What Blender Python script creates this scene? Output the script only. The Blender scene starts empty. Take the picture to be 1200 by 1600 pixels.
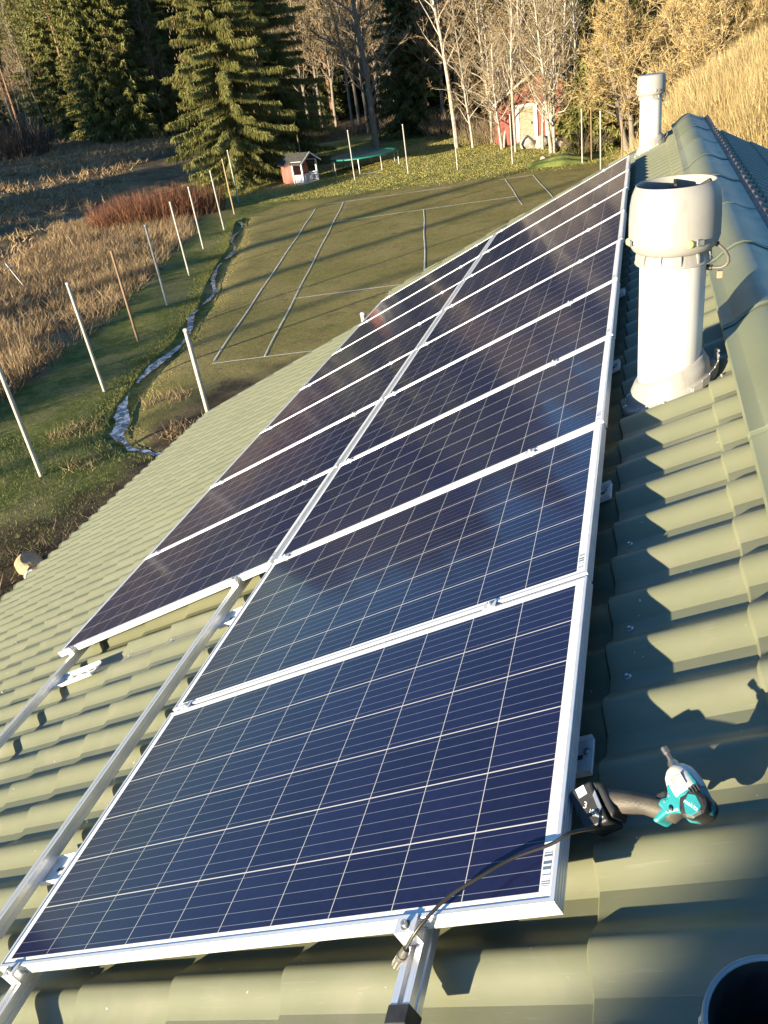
import bpy, bmesh, math, random
import numpy as np
from mathutils import Matrix, Vector
R = math.radians
sc = bpy.context.scene
COL = sc.collection

# ------------------------------------------------------------------ camera, sky, sun, exposure
FPX = 1237.1
CAM = np.array([0.1231, -0.8629, 1.3141])
CR = np.array([[0.9531, 0.0174, -0.3022], [0.2681, -0.5123, 0.8159], [-0.1407, -0.8586, -0.4929]])  # right, down, forward
cd = bpy.data.cameras.new('camera'); cam = bpy.data.objects.new('camera', cd); COL.objects.link(cam)
cd.sensor_fit = 'VERTICAL'; cd.sensor_height = 36.0; cd.lens = FPX/1600*36
cd.clip_start = 0.05; cd.clip_end = 3000
m3 = np.stack([CR[:, 0], -CR[:, 1], -CR[:, 2]], 1)
cam.matrix_world = Matrix.Translation(CAM) @ Matrix(m3.tolist()).to_4x4()
sc.camera = cam

SUN_EL, SUN_AZ = R(7.2), R(54)              # the light travels towards azimuth 54 degrees from +X
w = bpy.data.worlds.new('World'); sc.world = w; w.use_nodes = True
nt = w.node_tree; bg = nt.nodes['Background']
sky = nt.nodes.new('ShaderNodeTexSky'); sky.sky_type = 'NISHITA'; sky.sun_disc = False
sky.sun_elevation = SUN_EL; sky.sun_rotation = R(90) - SUN_AZ + math.pi
sky.air_density = 1.0; sky.dust_density = 0.2; sky.ozone_density = 4.5
nt.links.new(sky.outputs[0], bg.inputs[0]); bg.inputs[1].default_value = 0.105
sl = bpy.data.lights.new('sun', 'SUN'); sl.energy = 5.0; sl.angle = R(0.6); sl.color = (1.0, 0.86, 0.62)
so = bpy.data.objects.new('sun', sl); COL.objects.link(so)
sdir = Vector((math.cos(SUN_AZ)*math.cos(SUN_EL), math.sin(SUN_AZ)*math.cos(SUN_EL), -math.sin(SUN_EL)))
so.rotation_euler = (-sdir).to_track_quat('Z', 'Y').to_euler()
so.location = (-20, -30, 25)
sc.view_settings.view_transform = 'Standard'; sc.view_settings.look = 'None'
sc.view_settings.gamma = 1.0; sc.view_settings.use_curve_mapping = False
sc.view_settings.exposure = 1.70
sc.cycles.max_bounces = 6; sc.cycles.transparent_max_bounces = 8

# ------------------------------------------------------------------ helpers
def newmat(name):
    m = bpy.data.materials.new(name); m.use_nodes = True
    t = m.node_tree; b = t.nodes['Principled BSDF']
    return m, t, b
def nd(t, kind, **kw):
    n = t.nodes.new(kind)
    for k, v in kw.items(): setattr(n, k, v)
    return n
def mixc(t, fac, a, b):
    n = nd(t, 'ShaderNodeMix', data_type='RGBA')
    for i, v in ((0, fac), (6, a), (7, b)):
        if hasattr(v, 'links') or isinstance(v, bpy.types.NodeSocket): t.links.new(v, n.inputs[i])
        else: n.inputs[i].default_value = v if i == 0 else (*v, 1)
    return n.outputs[2]
def noise(t, scale, detail=4, co=None, rough=0.55, dist=0.0):
    n = nd(t, 'ShaderNodeTexNoise'); n.inputs['Scale'].default_value = scale
    n.inputs['Detail'].default_value = detail; n.inputs['Roughness'].default_value = rough
    n.inputs['Distortion'].default_value = dist
    if co is not None: t.links.new(co, n.inputs['Vector'])
    return n.outputs['Fac']
def ramp(t, src, p0, p1):
    n = nd(t, 'ShaderNodeMapRange'); n.interpolation_type = 'SMOOTHSTEP'
    n.inputs[1].default_value = p0; n.inputs[2].default_value = p1
    t.links.new(src, n.inputs[0]); return n.outputs[0]
def math_(t, op, a, b=None, c=None):
    n = nd(t, 'ShaderNodeMath', operation=op)
    for i, v in enumerate((a, b, c)):
        if v is None: continue
        if isinstance(v, bpy.types.NodeSocket): t.links.new(v, n.inputs[i])
        else: n.inputs[i].default_value = v
    return n.outputs[0]
def objco(t, scale=None):
    c = nd(t, 'ShaderNodeTexCoord').outputs['Object']
    if scale is None: return c
    mp = nd(t, 'ShaderNodeMapping'); mp.inputs['Scale'].default_value = scale
    t.links.new(c, mp.inputs[0]); return mp.outputs[0]
def bump(t, b, h, strength=0.3, dist=0.01):
    n = nd(t, 'ShaderNodeBump'); n.inputs['Strength'].default_value = strength
    n.inputs['Distance'].default_value = dist
    t.links.new(h, n.inputs['Height']); t.links.new(n.outputs[0], b.inputs['Normal'])
def grime(name, c1, c2, cg, rough):
    m, t, b = newmat(name); co = objco(t); b.inputs['Roughness'].default_value = rough
    f = noise(t, 4, 5, co); g = noise(t, 5, 5, objco(t, (4, 4, .7)), .65); s_ = noise(t, 45, 3, co, .6)
    c = mixc(t, ramp(t, f, .3, .7), c1, c2); c = mixc(t, math_(t, 'MULTIPLY', ramp(t, g, .52, .74), .55), c, cg)
    c = mixc(t, math_(t, 'MULTIPLY', ramp(t, s_, .68, .74), .6), c, cg); t.links.new(c, b.inputs['Base Color']); bump(t, b, f, .05, .01); return m
def plain(name, c1, c2=None, rough=0.5, metal=0.0, scale=6, sc3=None, bmp=0, bscale=None, spec=0.5, coat=0):
    m, t, b = newmat(name)
    b.inputs['Roughness'].default_value = rough; b.inputs['Metallic'].default_value = metal
    b.inputs['Specular IOR Level'].default_value = spec
    b.inputs['Coat Weight'].default_value = coat
    if c2 is None: c2 = tuple(x*0.8 for x in c1)
    co = objco(t, sc3)
    f = noise(t, scale, 5, co)
    t.links.new(mixc(t, ramp(t, f, 0.3, 0.7), c1, c2), b.inputs['Base Color'])
    if bmp: bump(t, b, noise(t, bscale or scale*6, 4, co), bmp, 0.01)
    return m
def leafmat(name, c1, c2, rough=0.6, trans=0.0):
    m, t, b = newmat(name)
    a = nd(t, 'ShaderNodeAttribute', attribute_name='var')
    t.links.new(mixc(t, a.outputs['Fac'], c1, c2), b.inputs['Base Color'])
    b.inputs['Roughness'].default_value = rough; b.inputs['Specular IOR Level'].default_value = 0.25
    return m

def tag(o, label, cat, group=None):
    o['label'] = label; o['category'] = cat
    if group: o['group'] = group
    return o
def empty(name, label=None, cat=None, group=None, mw=None, loc=None):
    o = bpy.data.objects.new(name, None); COL.objects.link(o); o.empty_display_size = 0.1
    if mw is not None: o.matrix_world = mw
    if loc is not None: o.location = loc
    if label: tag(o, label, cat, group)
    return o
def structure(o): o['kind'] = 'structure'; return o
def stuff(o): o['kind'] = 'stuff'; return o
def mesh_obj(name, V, F, mat, parent=None, smooth=False, var=None, bevel=0, local=None):
    me = bpy.data.meshes.new(name); me.from_pydata([tuple(v) for v in V] if not isinstance(V, np.ndarray) else V.tolist(), [], F if not isinstance(F, np.ndarray) else F.tolist())
    if mat: me.materials.append(mat)
    if smooth: me.polygons.foreach_set('use_smooth', [True]*len(me.polygons))
    if var is not None:
        at = me.color_attributes.new('var', 'FLOAT_COLOR', 'POINT')
        vv = np.ones((len(me.vertices), 4), np.float32); va = np.asarray(var, np.float32)
        vv[:, :3] = va[:, None] if va.ndim == 1 else va
        at.data.foreach_set('color', vv.ravel())
    me.update()
    o = bpy.data.objects.new(name, me); COL.objects.link(o)
    if parent is not None: o.parent = parent
    if local is not None: o.matrix_local = local
    if bevel:
        md = o.modifiers.new('bevel', 'BEVEL'); md.width = bevel; md.segments = 2; md.limit_method = 'ANGLE'; md.angle_limit = R(35)
    return o
class MB:
    def __init__(s): s.V = []; s.F = []; s.var = []
    def add(s, V, F, var=None):
        n = len(s.V); s.V.extend([tuple(v) for v in V]); s.F.extend([tuple(i+n for i in f) for f in F])
        if var is not None: s.var.extend([var]*len(V))
    def box(s, x0, x1, y0, y1, z0, z1, M=None):
        V = [(x, y, z) for z in (z0, z1) for y in (y0, y1) for x in (x0, x1)]
        if M is not None: V = [tuple(M @ Vector(v)) for v in V]
        s.add(V, [(0, 2, 3, 1), (4, 5, 7, 6), (0, 1, 5, 4), (2, 6, 7, 3), (0, 4, 6, 2), (1, 3, 7, 5)])
    def tube(s, P, rad, n=8, cap=True, var=None):
        P = [np.array(p, float) for p in P]; V = []; F = []
        k = len(P); ref = np.array([0.31, 0.87, 0.38])
        for i in range(k):
            d = P[min(i+1, k-1)] - P[max(i-1, 0)]; d = d/(np.linalg.norm(d)+1e-9)
            r0 = ref if abs(d @ ref) < 0.95 else np.array([1., 0, 0])
            a = np.cross(d, r0); a /= np.linalg.norm(a); b = np.cross(d, a)
            r = rad[i] if hasattr(rad, '__len__') else rad
            for j in range(n):
                th = 2*math.pi*j/n; V.append(P[i] + r*(math.cos(th)*a + math.sin(th)*b))
        for i in range(k-1):
            for j in range(n):
                F.append((i*n+j, i*n+(j+1) % n, (i+1)*n+(j+1) % n, (i+1)*n+j))
        if cap: F.append(tuple(range(n))[::-1]); F.append(tuple((k-1)*n+j for j in range(n)))
        s.add(V, F, var)
    def lathe(s, prof, n=32, M=None, zslope=None):
        V = []; F = []
        for r, z in prof:
            for j in range(n):
                th = 2*math.pi*j/n; x, y = r*math.cos(th), r*math.sin(th)
                V.append((x, y, z + (zslope*x if zslope else 0)))
        for i in range(len(prof)-1):
            for j in range(n): F.append((i*n+j, i*n+(j+1) % n, (i+1)*n+(j+1) % n, (i+1)*n+j))
        if M is not None: V = [tuple(M @ Vector(v)) for v in V]
        s.add(V, F)
    def prism(s, poly, z0, z1, M=None, inset=0.0):
        n = len(poly); V = [(x, y, z0) for x, y in poly] + [(x, y, z1) for x, y in poly]
        if M is not None: V = [tuple(M @ Vector(v)) for v in V]
        s.add(V, [tuple(range(n))[::-1], tuple(range(n, 2*n))] + [(i, (i+1) % n, n+(i+1) % n, n+i) for i in range(n)])
    def build(s, name, mat, parent=None, smooth=False, bevel=0, local=None):
        return mesh_obj(name, s.V, s.F, mat, parent, smooth, s.var if len(s.var) == len(s.V) and s.V else None, bevel, local)
def box_obj(name, d, mat, parent=None, bevel=0, M=None):
    b = MB(); b.box(*d, M=M); return b.build(name, mat, parent, bevel=bevel)
def copy_tree(o, parent=None):
    c = o.copy(); COL.objects.link(c)
    if parent is not None: c.parent = parent
    for ch in list(o.children): copy_tree(ch, c)
    return c
rng = np.random.default_rng(7); random.seed(7)

# ------------------------------------------------------------------ geometry of the place
PIT = R(24.836); GZ = -4.779
U = np.array([math.cos(PIT), 0, math.sin(PIT)]); Nn = np.array([-math.sin(PIT), 0, math.cos(PIT)]); Vv = np.array([0, 1., 0])
def P(s, y, n): return s*U + y*Vv + n*Nn
def roofM(s, y, n):
    M = Matrix.Identity(4)
    for i in range(3): M[i][0] = U[i]; M[i][1] = Vv[i]; M[i][2] = Nn[i]; M[i][3] = P(s, y, n)[i]
    return M
def sstep(a, b, x): t = np.clip((x-a)/(b-a), 0, 1); return t*t*(3-2*t)
def terrain(x, y):
    x = np.asarray(x, float); y = np.asarray(y, float)
    r = np.hypot(x, y); left = sstep(0.15, 0.75, -x/np.maximum(r, 1))
    z = GZ + 3.4*sstep(34, 115, r)*left
    z = np.maximum(z, GZ + 0.04*np.clip(y-47, 0, 60)*(1-0.5*left))
    z = z + 0.05*np.sin(x*0.9+1.3*np.sin(y*.6))*np.sin(y*0.75)*sstep(12, 17, -x - 0.2*y + 6)
    return z
def at(px, py, tmax=400):
    d = CR @ np.array([(px-600)/FPX, (py-800)/FPX, 1.0]); t = 4.0
    while t < tmax:
        q = CAM + t*d
        if q[2] <= float(terrain(q[0], q[1])): return q
        t += 0.05 + t*0.001
    return CAM + tmax*d
def ray_y(px, py, y):
    d = CR @ np.array([(px-600)/FPX, (py-800)/FPX, 1.0]); return CAM + d*(y-CAM[1])/d[1]

# ------------------------------------------------------------------ terrain
POSTS = [(-10.94, 10.32), (-12.43, 14.79), (-13.77, 18.6), (-14.84, 22.24), (-16.25, 26.44), (-18.1, 31.23), (-18.94, 35.09), (-20.28, 39.13), (-21.83, 43.02)]
MEAD = [(-13.2, 4.0), (-14.3, 10.0), (-14.8, 13.7), (-15.3, 15.9), (-15.7, 17.7), (-16.0, 19.7), (-16.5, 21.7), (-17.8, 26.0), (-19.5, 30.5), (-20.4, 34.4), (-22.4, 38.5), (-26.5, 46), (-34, 62), (-40, 90)]
DITCH = [(-19.0, 37.0), (-17.6, 33.5), (-16.6, 31.2), (-15.5, 27.6), (-14.4, 24.6), (-13.3, 21.9), (-12.9, 20.4), (-12.2, 18.2), (-12.0, 16.5), (-11.6, 15.1), (-11.15, 13.6), (-10.5, 12.1), (-9.7, 11.45), (-8.6, 11.2)]
def interp_x(line, y):
    ys = [p[1] for p in line]; xs = [p[0] for p in line]; return np.interp(y, ys, xs)
def zones(x, y):
    nz = 0.5*np.sin(y*1.7+np.sin(x*2.1))+0.35*np.sin(y*4.1+x*1.3)
    md = interp_x(MEAD, y) - x + nz*0.6
    meadow = sstep(-0.5, 0.6, md)*(1-sstep(75, 90, y)*sstep(-35, -20, x))
    dl = sorted(DITCH, key=lambda p: p[1])
    court = sstep(-0.3, 0.8, x - interp_x(dl, np.clip(y, 11.2, 37)) + nz*0.3)*(1-sstep(40.5, 44.5, y - 0.12*(x+10)+nz*.5))
    court = court*sstep(9.0, 11.0, y)
    litter = sstep(0, 2.0, x+11.2+nz*.4)*(1-sstep(8.2, 9.6, y))           # bare soil beside the house
    litter = np.maximum(litter, sstep(-1.2, 0.5, x + 9.3 + nz*.4 + 0.0*y)*(1-sstep(14.5, 17.5, y+nz))*0.8)
    litter = np.maximum(litter, sstep(58, 64, y + 0.35*np.abs(x+20) + nz*2 - 9)*sstep(-55, -30, x))     # forest floor
    return meadow, court*(1-0.0*meadow), litter
def make_ground():
    xs = np.concatenate([np.linspace(-700, -180, 10), np.linspace(-170, -60, 45), np.linspace(-58, -31, 45), np.arange(-30.5, 8, 0.28), np.linspace(9, 60, 30), np.linspace(70, 700, 10)])
    ys = np.concatenate([np.linspace(-500, -40, 10), np.linspace(-35, 4, 24), np.arange(4.5, 56, 0.32), np.linspace(57, 110, 60), np.linspace(115, 250, 30), np.linspace(270, 900, 8)])
    X, Y = np.meshgrid(xs, ys); Z = terrain(X, Y)
    me_, co_, li_ = zones(X, Y)
    Z = Z + me_*0.10*np.sin(X*2.3+Y)*np.sin(Y*1.9-X*.7)*(np.hypot(X, Y) < 80)
    dl = sorted(DITCH, key=lambda p: p[1]); dd = X - interp_x(dl, Y)
    Z = Z - 0.10*np.exp(-(dd/0.5)**2)*((Y > 11) & (Y < 38)) + 0.05*np.exp(-((dd+2.3)/1.4)**2)*((Y > 12.5) & (Y < 38))
    nx, ny = len(xs), len(ys)
    V = np.stack([X.ravel(), Y.ravel(), Z.ravel()], 1)
    i = np.arange(ny-1)[:, None]*nx + np.arange(nx-1)[None, :]
    F = np.stack([i, i+1, i+nx+1, i+nx], -1).reshape(-1, 4)
    m, t, b = newmat('ground_earth_and_turf')
    a = nd(t, 'ShaderNodeAttribute', attribute_name='var'); sp = nd(t, 'ShaderNodeSeparateColor'); t.links.new(a.outputs['Color'], sp.inputs[0])
    co = objco(t)
    n1 = noise(t, 0.35, 5, co); n2 = noise(t, 2.2, 6, co, 0.65); n3 = noise(t, 11, 6, co, 0.7); n4 = noise(t, 0.9, 5, co)
    n5 = noise(t, 38, 4, co, 0.7)
    lawn = mixc(t, ramp(t, n2, 0.36, 0.66), (0.115, 0.145, 0.032), (0.25, 0.23, 0.078))
    lawn = mixc(t, ramp(t, n1, 0.5, 0.68), lawn, (0.26, 0.225, 0.10))
    court = mixc(t, ramp(t, n1, 0.35, 0.65), (0.26, 0.222, 0.073), (0.34, 0.275, 0.105))
    court = mixc(t, math_(t, 'MULTIPLY', ramp(t, n2, 0.50, 0.70), 0.8), court, (0.23, 0.165, 0.08))
    court = mixc(t, math_(t, 'MULTIPLY', ramp(t, n4, 0.55, 0.72), 0.6), court, (0.155, 0.152, 0.046))
    mead = mixc(t, ramp(t, n2, 0.35, 0.66), (0.20, 0.135, 0.070), (0.33, 0.245, 0.135))
    mead = mixc(t, ramp(t, n1, 0.45, 0.7), mead, (0.15, 0.112, 0.06))
    soil = mixc(t, ramp(t, n2, 0.35, 0.65), (0.060, 0.046, 0.030), (0.14, 0.105, 0.062))
    def edge(src): return ramp(t, math_(t, 'ADD', src, math_(t, 'MULTIPLY', math_(t, 'SUBTRACT', n3, 0.5), 0.9)), 0.3, 0.7)
    c = mixc(t, edge(sp.outputs[1]), lawn, court); c = mixc(t, edge(sp.outputs[0]), c, mead); c = mixc(t, edge(sp.outputs[2]), c, soil)
    fine = nd(t, 'ShaderNodeMix', data_type='RGBA', blend_type='MULTIPLY'); fine.inputs[0].default_value = 0.75
    t.links.new(c, fine.inputs[6]); t.links.new(mixc(t, ramp(t, math_(t, 'MULTIPLY_ADD', n5, 0.5, math_(t, 'MULTIPLY', n3, 0.5)), 0.36, 0.64), (0.55, 0.55, 0.55), (1.25, 1.25, 1.2)), fine.inputs[7])
    t.links.new(fine.outputs[2], b.inputs['Base Color']); b.inputs['Roughness'].default_value = 0.95; b.inputs['Specular IOR Level'].default_value = 0.1
    bump(t, b, math_(t, 'ADD', n3, n5), 0.6, 0.05)
    g = mesh_obj('ground', V, F, m, smooth=True, var=np.stack([me_.ravel(), co_.ravel(), li_.ravel()], 1))
    structure(g)
make_ground()

# court lines (painted tape on the turf)
CX, CY, PSI = -8.898, 16.701, 0.2330
def ct(a, b): return np.array([CX + a*math.cos(PSI) - b*math.sin(PSI), CY + a*math.sin(PSI) + b*math.cos(PSI)])
def court_lines():
    mb = MB(); r2 = random.Random(3)
    def line(p, q, wd=0.045, gap=()):
        p, q = np.array(p), np.array(q); L = np.linalg.norm(q-p); d = (q-p)/L; nrm = np.array([-d[1], d[0]])
        k = max(2, int(L/0.4)); last = None
        for i in range(k+1):
            f = i/k; c = p + (q-p)*f + nrm*(0.012*math.sin(f*L*1.1)+r2.uniform(-.004, .004)); wv = wd*r2.uniform(0.72, 1.1)
            z = float(terrain(c[0], c[1])) + 0.010
            row = [(*(c-nrm*wv/2), z), (*c, z+.003), (*(c+nrm*wv/2), z)]
            if last is not None and not any(g0 <= f <= g1 for g0, g1 in gap):
                mb.add(last+row, [(0, 3, 4, 1), (1, 4, 5, 2)])
            last = row
    line(ct(-1.37, 0.2), ct(-1.37, 23.0), 0.048); line(ct(0, 0), ct(0, 23.77)); line(ct(8.23, 16), ct(8.23, 23.77)); line(ct(9.6, 14), ct(9.6, 23.77))
    line(ct(-1.37, 0), ct(9.6, 0)); line(ct(-1.37, 23.77), ct(9.6, 23.77), 0.075, gap=((0.66, 0.86), (0.02, 0.05)))
    line(ct(0, 5.485), ct(8.23, 5.485), 0.055); line(ct(0, 18.285), ct(8.23, 18.285), 0.07); line(ct(4.115, 5.485), ct(4.115, 18.285), 0.045)
    m = plain('worn_white_court_tape', (0.90, 0.84, 0.70), (0.70, 0.64, 0.50), 0.8, scale=4)
    structure(mb.build('court_lines', m))
court_lines()
def ditch_ice():
    mb = MB(); r2 = random.Random(5); pts = DITCH; prev = None
    dense = []
    for i in range(len(pts)-1):
        k = max(2, int(np.hypot(pts[i+1][0]-pts[i][0], pts[i+1][1]-pts[i][1])/0.22))
        for j in range(k): f = j/k; dense.append((pts[i][0]*(1-f)+pts[i+1][0]*f, pts[i][1]*(1-f)+pts[i+1][1]*f))
    n = len(dense)
    for i, (x, y) in enumerate(dense):
        d = np.array(dense[min(i+1, n-1)]) - np.array(dense[max(i-1, 0)]); d = d/np.linalg.norm(d); nr = np.array([-d[1], d[0]])
        base = 0.085 + 0.075*(i/n) + (0.03 if i > n*0.86 else 0)
        wl = base*max(0.1, 0.55+0.5*math.sin(i*0.41)+r2.uniform(-.3, .3)); wr = base*max(0.1, 0.55+0.5*math.sin(i*.33+2)+r2.uniform(-.3, .3))
        c = np.array([x, y]) + nr*0.16*math.sin(i*0.23)
        z = float(terrain(x, y)) - 0.012
        row = [(*(c-nr*wr), z), (*(c+nr*wl), z)]
        if prev is not None and not (0.28 < (i % 31)/31 < 0.36): mb.add(prev+row, [(0, 1, 3, 2)])
        prev = row
    m, t, b = newmat('frozen_water'); co = objco(t)
    f = noise(t, 5, 6, co, .7, 1.0)
    t.links.new(mixc(t, ramp(t, f, .42, .62), (0.05, 0.056, 0.058), (0.55, 0.59, 0.65)), b.inputs['Base Color'])
    b.inputs['Roughness'].default_value = 0.22; bump(t, b, noise(t, 14, 5, co), 0.5, 0.02)
    structure(mb.build('frozen_ditch_water', m))
ditch_ice()

# ------------------------------------------------------------------ materials of the near things
def roof_mat(name, c1, c2):
    m, t, b = newmat(name); co = objco(t)
    f1 = noise(t, 1.7, 6, co, 0.65); f2 = noise(t, 26, 4, co, 0.6); f3 = noise(t, 60, 2, co, 0.5); f4 = noise(t, 5, 5, co, 0.6, 0.6)
    c = mixc(t, ramp(t, f1, 0.3, 0.72), c1, c2)
    c = mixc(t, math_(t, 'MULTIPLY', ramp(t, f4, 0.50, 0.72), 0.45), c, (0.20, 0.19, 0.14))
    c = mixc(t, math_(t, 'MULTIPLY', ramp(t, f3, 0.72, 0.76), ramp(t, f2, 0.55, 0.6)), c, (0.5, 0.5, 0.45))
    sc_ = noise(t, 9, 3, objco(t, (1, 22, 1)), .6); c = mixc(t, math_(t, 'MULTIPLY', ramp(t, sc_, 0.62, 0.70), 0.16), c, (0.30, 0.29, 0.23))
    t.links.new(c, b.inputs['Base Color'])
    t.links.new(math_(t, 'MULTIPLY_ADD', f4, 0.25, 0.30), b.inputs['Roughness'])
    bump(t, b, f2, 0.06, 0.004)
    return m
M_roof = roof_mat('green_coated_tile_steel', (0.170, 0.175, 0.107), (0.148, 0.155, 0.096))
M_ridge = roof_mat('green_ridge_steel', (0.185, 0.205, 0.125), (0.165, 0.185, 0.115))
M_alu = plain('anodised_aluminium_frame', (0.80, 0.80, 0.79), (0.72, 0.72, 0.72), 0.38, 0.55, 20)
def brushed():
    m, t, b = newmat('mill_finish_aluminium'); b.inputs['Metallic'].default_value = 0.7
    co = objco(t, (60, 1.5, 60)); f = noise(t, 3, 5, co)
    t.links.new(mixc(t, ramp(t, f, .3, .7), (0.88, 0.88, 0.88), (0.74, 0.75, 0.77)), b.inputs['Base Color'])
    t.links.new(math_(t, 'MULTIPLY_ADD', f, 0.25, 0.24), b.inputs['Roughness']); return m
M_rail = brushed()
M_steel = plain('zinc_plated_steel', (0.72, 0.71, 0.68), (0.5, 0.5, 0.48), 0.35, 0.85, 40)
M_white = grime('dusty_white_plastic', (0.31, 0.30, 0.275), (0.275, 0.265, 0.24), (0.20, 0.188, 0.16), 0.45)
M_whitemetal = plain('white_zinc_bracket', (0.85, 0.84, 0.80), (0.7, 0.69, 0.66), 0.4, 0.3, 25)
M_black = plain('black_rubber', (0.014, 0.014, 0.015), (0.03, 0.03, 0.03), 0.5, 0, 30)
M_dark = plain('dark_inner_shadow_plastic', (0.03, 0.03, 0.028), (0.05, 0.045, 0.04), 0.8)

def pv_mat():
    m, t, b = newmat('poly_cells_under_glass')
    L, W, mu, mv = 1.712, 0.992, 0.034, 0.024
    pu, pv_ = (L-2*mu)/10, (W-2*mv)/6
    co = nd(t, 'ShaderNodeTexCoord').outputs['Object']; sx = nd(t, 'ShaderNodeSeparateXYZ'); t.links.new(co, sx.inputs[0])
    u = math_(t, 'DIVIDE', math_(t, 'MULTIPLY_ADD', sx.outputs[0], -1.0, -mu), pu)
    v = math_(t, 'DIVIDE', math_(t, 'ADD', sx.outputs[1], -mv), pv_)
    fu = math_(t, 'FRACT', u); fv = math_(t, 'FRACT', v)
    def nearint(f, half):  # 1 when within half of an integer
        d = math_(t, 'MINIMUM', f, math_(t, 'SUBTRACT', 1.0, f)); return math_(t, 'LESS_THAN', d, half)
    crossl = nearint(fu, 0.0010/pu); rowl = nearint(fv, 0.0015/pv_)
    fb = math_(t, 'FRACT', math_(t, 'MULTIPLY', v, 5.0)); fbs = math_(t, 'FRACT', math_(t, 'ADD', math_(t, 'MULTIPLY', v, 5.0), 0.5))
    bus = nearint(fbs, 0.0007/(pv_/5))
    inu = math_(t, 'MULTIPLY', math_(t, 'GREATER_THAN', u, 0.0), math_(t, 'LESS_THAN', u, 10.0))
    inv = math_(t, 'MULTIPLY', math_(t, 'GREATER_THAN', v, 0.0), math_(t, 'LESS_THAN', v, 6.0))
    inside = math_(t, 'MULTIPLY', inu, inv)
    cell = nd(t, 'ShaderNodeCombineXYZ'); t.links.new(math_(t, 'FLOOR', u), cell.inputs[0]); t.links.new(math_(t, 'FLOOR', v), cell.inputs[1])
    oi = nd(t, 'ShaderNodeObjectInfo'); t.links.new(math_(t, 'MULTIPLY', oi.outputs['Random'], 91.0), cell.inputs[2])
    wn = nd(t, 'ShaderNodeTexWhiteNoise', noise_dimensions='3D'); t.links.new(cell.outputs[0], wn.inputs[0])
    vo = nd(t, 'ShaderNodeTexVoronoi'); vo.inputs['Scale'].default_value = 85; t.links.new(co, vo.inputs['Vector'])
    vs = nd(t, 'ShaderNodeSeparateColor'); t.links.new(vo.outputs['Color'], vs.inputs[0])
    k = math_(t, 'ADD', math_(t, 'MULTIPLY', wn.outputs[0], 0.55), math_(t, 'MULTIPLY', vs.outputs[0], 0.45))
    c = mixc(t, k, (0.0050, 0.0058, 0.030), (0.0090, 0.0104, 0.049))
    c = mixc(t, bus, c, (0.17, 0.18, 0.225)); c = mixc(t, crossl, c, (0.46, 0.45, 0.44)); c = mixc(t, rowl, c, (0.58, 0.55, 0.52))
    c = mixc(t, inside, (0.80, 0.81, 0.82), c)
    t.links.new(c, b.inputs['Base Color'])
    b.inputs['Roughness'].default_value = 0.55; b.inputs['Specular IOR Level'].default_value = 0.2
    b.inputs['Coat Weight'].default_value = 1.0; b.inputs['Coat Roughness'].default_value = 0.11; b.inputs['Coat IOR'].default_value = 1.38
    dust = noise(t, 3.0, 5, co); t.links.new(math_(t, 'MULTIPLY_ADD', dust, 0.10, 0.05), b.inputs['Coat Roughness'])
    return m
M_pv = pv_mat()
def barcode_mat():
    m, t, b = newmat('printed_barcode_sticker'); co = nd(t, 'ShaderNodeTexCoord').outputs['Object']; sx = nd(t, 'ShaderNodeSeparateXYZ'); t.links.new(co, sx.inputs[0])
    cv = nd(t, 'ShaderNodeCombineXYZ'); t.links.new(math_(t, 'FLOOR', math_(t, 'MULTIPLY', sx.outputs[1], 430.0)), cv.inputs[0])
    wn = nd(t, 'ShaderNodeTexWhiteNoise', noise_dimensions='1D'); t.links.new(math_(t, 'FLOOR', math_(t, 'MULTIPLY', sx.outputs[1], 430.0)), wn.inputs['W'])
    t.links.new(mixc(t, math_(t, 'GREATER_THAN', wn.outputs[0], 0.5), (0.62, 0.66, 0.70), (0.10, 0.14, 0.20)), b.inputs['Base Color']); b.inputs['Roughness'].default_value = 0.5
    return m
M_bar = barcode_mat()

# ------------------------------------------------------------------ house with tiled roof
SE, NT, YN0, YN1 = -6.86, -3.93, 9.10, 10.72
RIDX = 0.628; SR = RIDX/math.cos(PIT)            # ridge line
NC, DEP, PW_, ST, S0, YPH = -0.100, 0.035, 0.2005, 0.36, 0.02, 1.385
def yg(s): return 10.05 + (YN1-10.05)*np.clip((SR-s)/(SR-NT), 0, 1)
def wave(y):                                     # 0 at the crest, -1 on the flat valley floor; the crease is on the near side
    t = np.mod(-(np.asarray(y, float)-YPH)/PW_, 1.0)
    q = np.clip(t/0.375, 0, 1); near = 1-(0.35*q*q*(3-2*q)+0.65*np.where(q < .5, 4/3*q*q, 4/3*(q-.25)))
    u = np.clip((t-0.625)/0.375, 0, 1); far = u*u*(3-2*u)
    return np.where(t < 0.5, near, far) - 1.0
def roof_n(s, y):
    k = np.floor((s-S0)/ST); f = (s-S0)/ST - k
    return NC + DEP*wave(y) + 0.016*(1-f) - 0.009
house = empty('house', 'long house under a green metal tile roof carrying the solar panels', 'house', loc=(0, 0, 0))
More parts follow.
